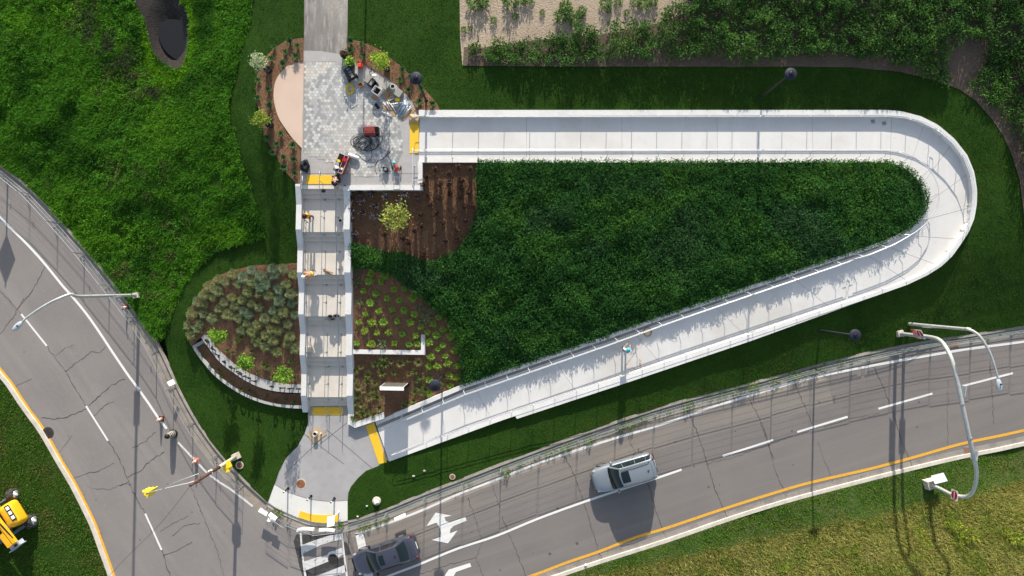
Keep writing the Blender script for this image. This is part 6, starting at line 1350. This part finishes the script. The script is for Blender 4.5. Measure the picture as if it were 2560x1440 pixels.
    for s in (-1, 1):
        b = MB(); b.ball((.72 if suv else .80, s * (h + .10), (1.06 if suv else .96)), (.10, .13, .09), 12, 8); b.build('mirror', paint if suv else M['black_metal'], r, True)
        b = MB(); b.ball((x1 - .36, s * h * .77, (.78 if suv else .60)), (.22, .10, .07), 12, 8); b.build('headlight', M['head'], r, True)
        b = MB(); b.ball((x0 + .19, s * h * .84, (.90 if suv else .78)), (.10, .12, .10), 12, 8); b.build('tail_light', M['tail'], r, True)
        for xw in (x1 - .92, x0 + .95):
            wr = .37 if suv else .33; b = MB(); b.tube([(xw, s * (h - .22), wr), (xw, s * (h - .02), wr)], wr, 24); w_ = b.build('wheel', M['rubber'], r, True); b = MB(); b.tube([(xw, s * (h - .02), wr), (xw, s * (h - .006), wr)], wr * .66, 20); b.build('rim', M['alloy'], w_)
    b = MB(); b.box((x1 - .02, 0, .50), (.08, h * 1.05, .20), taper=.9); b.build('grille', M['black'], r)
    b = MB(); b.box((x0 + .01, 0, .42), (.12, h * 1.5, .18), taper=.9); b.build('rear_bumper', M['black_metal'] if suv else paint, r)
    b = MB(); b.box((x0 + .03, 0, .66 if suv else .60), (.06, .5, .12)); b.build('number_plate', M['white'], r)
    b = MB()
    for s in (-1, 1): b.tube([(1.22 + .0, s * .05, 1.045 if suv else .925), (.98, s * .5, 1.09 if suv else .97)], .012, 4)
    b.build('wiper', M['black'], r)
    for s in (-1, 1):
        for xw in (.12, -.78):
            b = MB(); b.box((xw - .16, s * (h + .006), .84), (.18, .03, .03)); b.build('door_handle', paint, r)
    return r
car(W(1556, 1176, .0) + Vector((0, .0, 0)), R(180 + 16.5), M['suv_paint'], 4.62, 1.86, 1.72, 'silver grey sport utility car with sunroof and roof rails driving on the straight road', True)
car(W(967, 1380, .0), R(180 + 18), M['sedan_paint'], 4.72, 1.82, 1.44, 'dark blue grey sedan with open side windows waiting at the stop bar', False, True)
# ------------------------------------------------------------------ yellow boom lift on the verge (partly outside the photo)
base = W(18, 1300, .15); r = empty('boom_lift', base, R(-58), 'yellow self propelled boom lift with big tyres on the grass verge', 'boom lift')
# local axes: +x along the boom towards the platform end (down right in the photo), +y to the right-up side
def at_px(px, py, z): return Matrix.Rotation(R(58), 3, 'Z') @ (W(px, py, z) - base)
for px, py in ((32, 1238), (78, 1303), (-80, 1315), (-40, 1385)):
    c = at_px(px, py, .50); ax = Matrix.Rotation(R(58 + 12), 3, 'Z') @ Vector((1, 0, 0)); sgn = 1 if px > 0 else -1; ax = ax * sgn
    b = MB(); b.tube([c - ax * .24, c - ax * .20, c + ax * .20, c + ax * .25], [.40, .46, .46, .39], 28); t_ = ax.cross(Vector((0, 0, 1)))
    for k in range(18):
        a = k * math.pi / 9; u = t_ * math.cos(a) + Vector((0, 0, math.sin(a))); v_ = ax.cross(u)
        b.add([c + u * .455 + ax * s1 * (.02 + .20 * q1) + v_ * (.10 * q1 + w1) + u * e1 for q1 in (0, 1) for w1 in (-.025, .025) for e1 in (0, .035) for s1 in (1 if k % 2 else -1,)], [(0, 1, 3, 2), (4, 6, 7, 5), (0, 2, 6, 4), (1, 5, 7, 3), (0, 4, 5, 1), (2, 3, 7, 6)])
    w_ = b.build('wheel', M['tyre'], r)
    b = MB(); b.tube([c + ax * .20, c + ax * .262], [.26, .31], 24); b.build('rim', M['steel'], w_, True)
    b = MB(); b.tube([c + ax * .22, c + ax * .31], .10, 14); b.build('hub', M['white'], w_)
q = [at_px(32, 1238, .5), at_px(78, 1303, .5), at_px(-80, 1315, .5), at_px(-40, 1385, .5)]
b = MB(); b.tube([q[0] + Vector((0, -.2, 0)), q[2]], .11, 8); b.tube([q[1] + Vector((0, -.2, 0)), q[3]], .11, 8); b.build('axle', M['blue_grey'], r)
m_ = sum(q, Vector()) / 4; b = MB(); b.box(m_ + Vector((0, 0, .15)), (2.3, 1.0, .45)); b.build('chassis', M['blue_grey'], r)
def rbox(name, c, d, rz, m, bev):
    b = MB(); b.box((0, 0, 0), d, taper=.88); o = b.build(name, m, r, True); o.location = c; o.rotation_euler = (0, 0, rz); mo = o.modifiers.new('round', 'BEVEL'); mo.width = bev; mo.segments = 4; mo.limit_method = 'NONE'; return o
c = at_px(33, 1285, 1.3); rbox('engine_cover', c, (1.85, 1.05, 1.1), 0, M['machine'], .32)
b = MB(); b.box(c + Vector((-.12, .30, .53)), (1.15, .30, .05), rx=R(-14)); b.build('cover_grille', M['black'], r)
for k in range(3): b = MB(); b.box(c + Vector((-.48 + .36 * k, .31, .562)), (.24, .20, .03), rx=R(-14)); b.build('vent_panel', M['white'], r)
c2 = at_px(-32, 1262, 1.25); rbox('turret_cover', c2, (2.1, 1.0, 1.0), 0, M['machine'], .28)
a0, a1 = at_px(-75, 1215, 1.9), at_px(40, 1358, 1.75); d = (a1 - a0); ang = math.atan2(d.y, d.x)
b = MB(); b.box((a0 + a1) / 2 + Vector((0, -.25, 0)), (d.length, .36, .44), ang); b.box((a0 + a1) / 2 + Vector((.3, -.25, .02)), (.06, .40, .48), ang); b.box((a0 + a1) / 2 + Vector((1.2, -.05, .12)), (.5, .5, .2), ang); b.build('main_boom', M['machine'], r)
b = MB(); b.box((a0 + a1) / 2 + Vector((.15, .15, .1)), (d.length * .92, .22, .28), ang); b.build('upper_boom', M['machine'], r)
b = MB(); b.box((a0 + a1) / 2 + Vector((-.1, -.30, .22)), (d.length * .55, .20, .012), ang); b.build('decal_plate', M['white'], r)
e = at_px(44, 1360, 1.45); b = MB(); b.box(e + Vector((.0, -.1, 0)), (.30, .95, .36), ang, taper=.8); b.box(e + Vector((.17, -.1, .0)), (.05, 1.05, .5), ang); b.build('boom_head', M['sign_back'], r)
b = MB(); b.box(e + Vector((.02, 0, .20)), (.12, .2, .04), ang); b.build('control_box', M['black'], r)
b = MB(); b.tube([a0 + Vector((.3, .12, .28)), a1 + Vector((-.4, .2, .26))], .05, 8); b.tube([a0 + Vector((.3, -.02, .25)), a1 + Vector((-.2, -.02, .24))], .025, 6); b.build('hydraulic_line', M['black'], r)

# ------------------------------------------------------------------ people
def skin(name, J, E, m, parent, sub=1):
    """J: list of (x,y,z,rx,ry); E: edges; one continuous skinned mesh"""
    me = bpy.data.meshes.new(name); me.from_pydata([j[:3] for j in J], E, []); me.materials.append(m)
    o = bpy.data.objects.new(name, me); COL.objects.link(o); o.parent = parent
    sk = o.modifiers.new('skin', 'SKIN'); sk.use_smooth_shade = True
    for i, j in enumerate(J): me.skin_vertices[0].data[i].radius = (j[3], j[4] if len(j) > 4 else j[3])
    me.skin_vertices[0].data[0].use_root = True
    s = o.modifiers.new('sub', 'SUBSURF'); s.levels = sub; s.render_levels = sub
    return o
def person(p, rz, pose, label, top, legs, hat, vest=None, group=None):
    """pose: dict of joints in the person's frame: +y faces forward"""
    r = empty('person', p, rz, label, 'person'); P = {k: Vector(v) for k, v in pose.items()}
    J = []; E = []; ix = {}
    def add(k, v, rad, par=None):
        ix[k] = len(J); J.append((*v, rad)); 
        if par is not None: E.append((ix[par], ix[k]))
    add('pel', P['pel'], .13); add('waist', P['pel'].lerp(P['chest'], .45), .118, 'pel'); add('chest', P['chest'], .140, 'waist'); add('neck', P['neck'], .060, 'chest')
    hd = (P['head'] - P['neck']).normalized(); fw = Vector(pose.get('face', (0, 1, 0))); fw = (fw - hd * fw.dot(hd)).normalized(); rt = hd.cross(fw)
    add('chin', P['neck'] + hd * .10 + fw * .03, .070, 'neck'); add('eyes', P['neck'] + hd * .17 + fw * .01, .092, 'chin'); add('crown', P['neck'] + hd * .25, .065, 'eyes')
    add('nose', P['neck'] + hd * .155 + fw * .115, .014, 'eyes'); add('ear_a', P['neck'] + hd * .16 + rt * .10, .018, 'eyes'); add('ear_b', P['neck'] + hd * .16 - rt * .10, .018, 'eyes')
    for s in ('l', 'r'):
        sg_ = 1 if s == 'l' else -1
        add('sh' + s, P['sh' + s], .062, 'chest'); add('el' + s, P['el' + s], .043, 'sh' + s); add('wr' + s, P['wr' + s], .030, 'el' + s)
        d = (P['wr' + s] - P['el' + s]).normalized(); sd = d.cross(Vector((0, 0, 1))); sd = sd.normalized() if sd.length > .1 else Vector((1, 0, 0)); dn = sd.cross(d)
        add('pa' + s, P['wr' + s] + d * .07, .034, 'wr' + s)
        for f, (o_, l_) in enumerate(((-.030, .072), (-.010, .085), (.010, .080), (.028, .062))):
            b0 = P['wr' + s] + d * .10 + sd * o_; add(f'f{f}{s}', b0, .010, 'pa' + s); add(f'g{f}{s}', b0 + d * l_ * .55 - dn * .008, .009, f'f{f}{s}'); add(f'h{f}{s}', b0 + d * l_ * .85 - dn * .030, .008, f'g{f}{s}')
        add('t' + s, P['wr' + s] + d * .045 + sd * .045 * sg_ - dn * .01, .011, 'pa' + s); add('u' + s, P['wr' + s] + d * .095 + sd * .060 * sg_ - dn * .025, .009, 't' + s)
        add('hi' + s, P['hi' + s], .095, 'pel'); add('kn' + s, P['kn' + s], .062, 'hi' + s); add('an' + s, P['an' + s], .045, 'kn' + s); ft = Vector(pose.get('toe' + s, (0, 1, 0))); add('to' + s, P['an' + s] + ft.normalized() * .17 + Vector((0, 0, -.05)), .035, 'an' + s)
    skin('body', J, E, M['skin'], r)
    def cloth(name, keys, links, m, grow, extra=None):
        jj = []; im = {}
        for k in keys: im[k] = len(jj); q = J[ix[k]]; jj.append((*q[:3], q[3] * grow + .012))
        return skin(name, jj, [(im[a], im[b_]) for a, b_ in links], m, r)
    cloth('shirt', ['waist', 'chest', 'shl', 'ell', 'shr', 'elr'], [('waist', 'chest'), ('chest', 'shl'), ('shl', 'ell'), ('chest', 'shr'), ('shr', 'elr')], top, 1.10)
    cloth('trousers', ['pel', 'hil', 'knl', 'anl', 'hir', 'knr', 'anr'], [('pel', 'hil'), ('hil', 'knl'), ('knl', 'anl'), ('pel', 'hir'), ('hir', 'knr'), ('knr', 'anr')], legs, 1.12)
    for s in ('l', 'r'): cloth('boot', ['an' + s, 'to' + s], [('an' + s, 'to' + s)], M['black'], 1.15)
    if vest:
        v = cloth('vest', ['pel', 'waist', 'chest', 'shl', 'shr'], [('pel', 'waist'), ('waist', 'chest'), ('chest', 'shl'), ('chest', 'shr')], vest, 1.16)
        up = (P['chest'] - P['pel']).normalized(); b = MB(); m3 = up.to_track_quat('Z', 'Y').to_matrix()
        b.lathe([(.178, -.03), (.183, -.025), (.183, .025), (.178, .03)], P['pel'].lerp(P['chest'], .5), 20, m3); b.build('reflective_band', M['hivis_yellow'], v)
    ce = P['neck'] + hd * .185; m3 = hd.to_track_quat('Z', 'Y').to_matrix(); b = MB(); b.ball(ce + hd * .02, (.125, .145, .125), 18, 12, m3); hh = b.build('helmet', hat, r, True)
    b = MB(); b.lathe([(.165, -.012), (.168, .0), (.12, .012)], ce, 22, m3); b.build('brim', hat, hh)
    b = MB()
    for s in (-1, 1): b.ball(P['neck'] + hd * .165 + fw * .092 + rt * .034 * s, .012, 8, 6)
    b.build('eyes', M['black'], r); b = MB(); b.box(P['neck'] + hd * .095 + fw * .098, (.045, .012, .012)); b.build('mouth', M['sign_red'], r)
    return r
stand = dict(pel=(0, 0, .93), chest=(0, .03, 1.28), neck=(0, .06, 1.46), head=(0, .12, 1.68), face=(0, 1, -.5), shl=(.19, .04, 1.40), ell=(.27, .10, 1.13), wrl=(.16, .34, 1.02), shr=(-.19, .04, 1.40), elr=(-.27, .10, 1.13), wrr=(-.14, .36, 1.04), hil=(.10, 0, .88), knl=(.12, .04, .48), anl=(.12, 0, .07), hir=(-.10, 0, .88), knr=(-.12, .02, .48), anr=(-.13, -.04, .07))
bend = dict(pel=(0, -.12, .88), chest=(0, .16, 1.12), neck=(0, .33, 1.20), head=(0, .53, 1.26), face=(0, .3, -1), shl=(.19, .24, 1.13), ell=(.25, .40, .92), wrl=(.14, .52, .70), shr=(-.19, .24, 1.13), elr=(-.25, .40, .92), wrr=(-.12, .55, .72), hil=(.10, -.12, .84), knl=(.12, .06, .47), anl=(.13, -.02, .07), hir=(-.10, -.12, .84), knr=(-.13, .04, .47), anr=(-.14, -.06, .07))
kneel = dict(pel=(0, -.10, .46), chest=(0, .16, .78), neck=(0, .30, .90), head=(0, .47, 1.02), face=(0, .5, -1), shl=(.19, .20, .84), ell=(.25, .40, .66), wrl=(.10, .58, .60), shr=(-.19, .20, .84), elr=(-.25, .40, .66), wrr=(-.08, .60, .56), hil=(.10, -.08, .44), knl=(.15, .32, .42), anl=(.15, .22, .07), hir=(-.10, -.08, .44), knr=(-.13, .24, .08), anr=(-.13, -.18, .08), toer=(0, -1, .2))
person(W(778, 543, FLY[0][3]), R(-160), stand, 'person in a hi-vis orange and yellow vest and black helmet on the top landing', M['hivis'], M['jeans'], M['black'], M['hivis'])
person(W(789, 685, FLY[2][2]), R(115), bend, 'person in an orange shirt and white helmet bending over the third flight', M['hivis'], M['grey_cloth'], M['white'], M['hivis'])
person(W(844, 449, ZT + .004), R(-170), kneel, 'person in black clothes kneeling at the head of the stairs beside the tool cart', M['dark_cloth'], M['dark_cloth'], M['black'])
person(W(1560, 873, dz(1560, 876)), R(-20), stand, 'person in a teal helmet and white shirt standing on the lower ramp', M['white'], M['grey_cloth'], M['teal'])
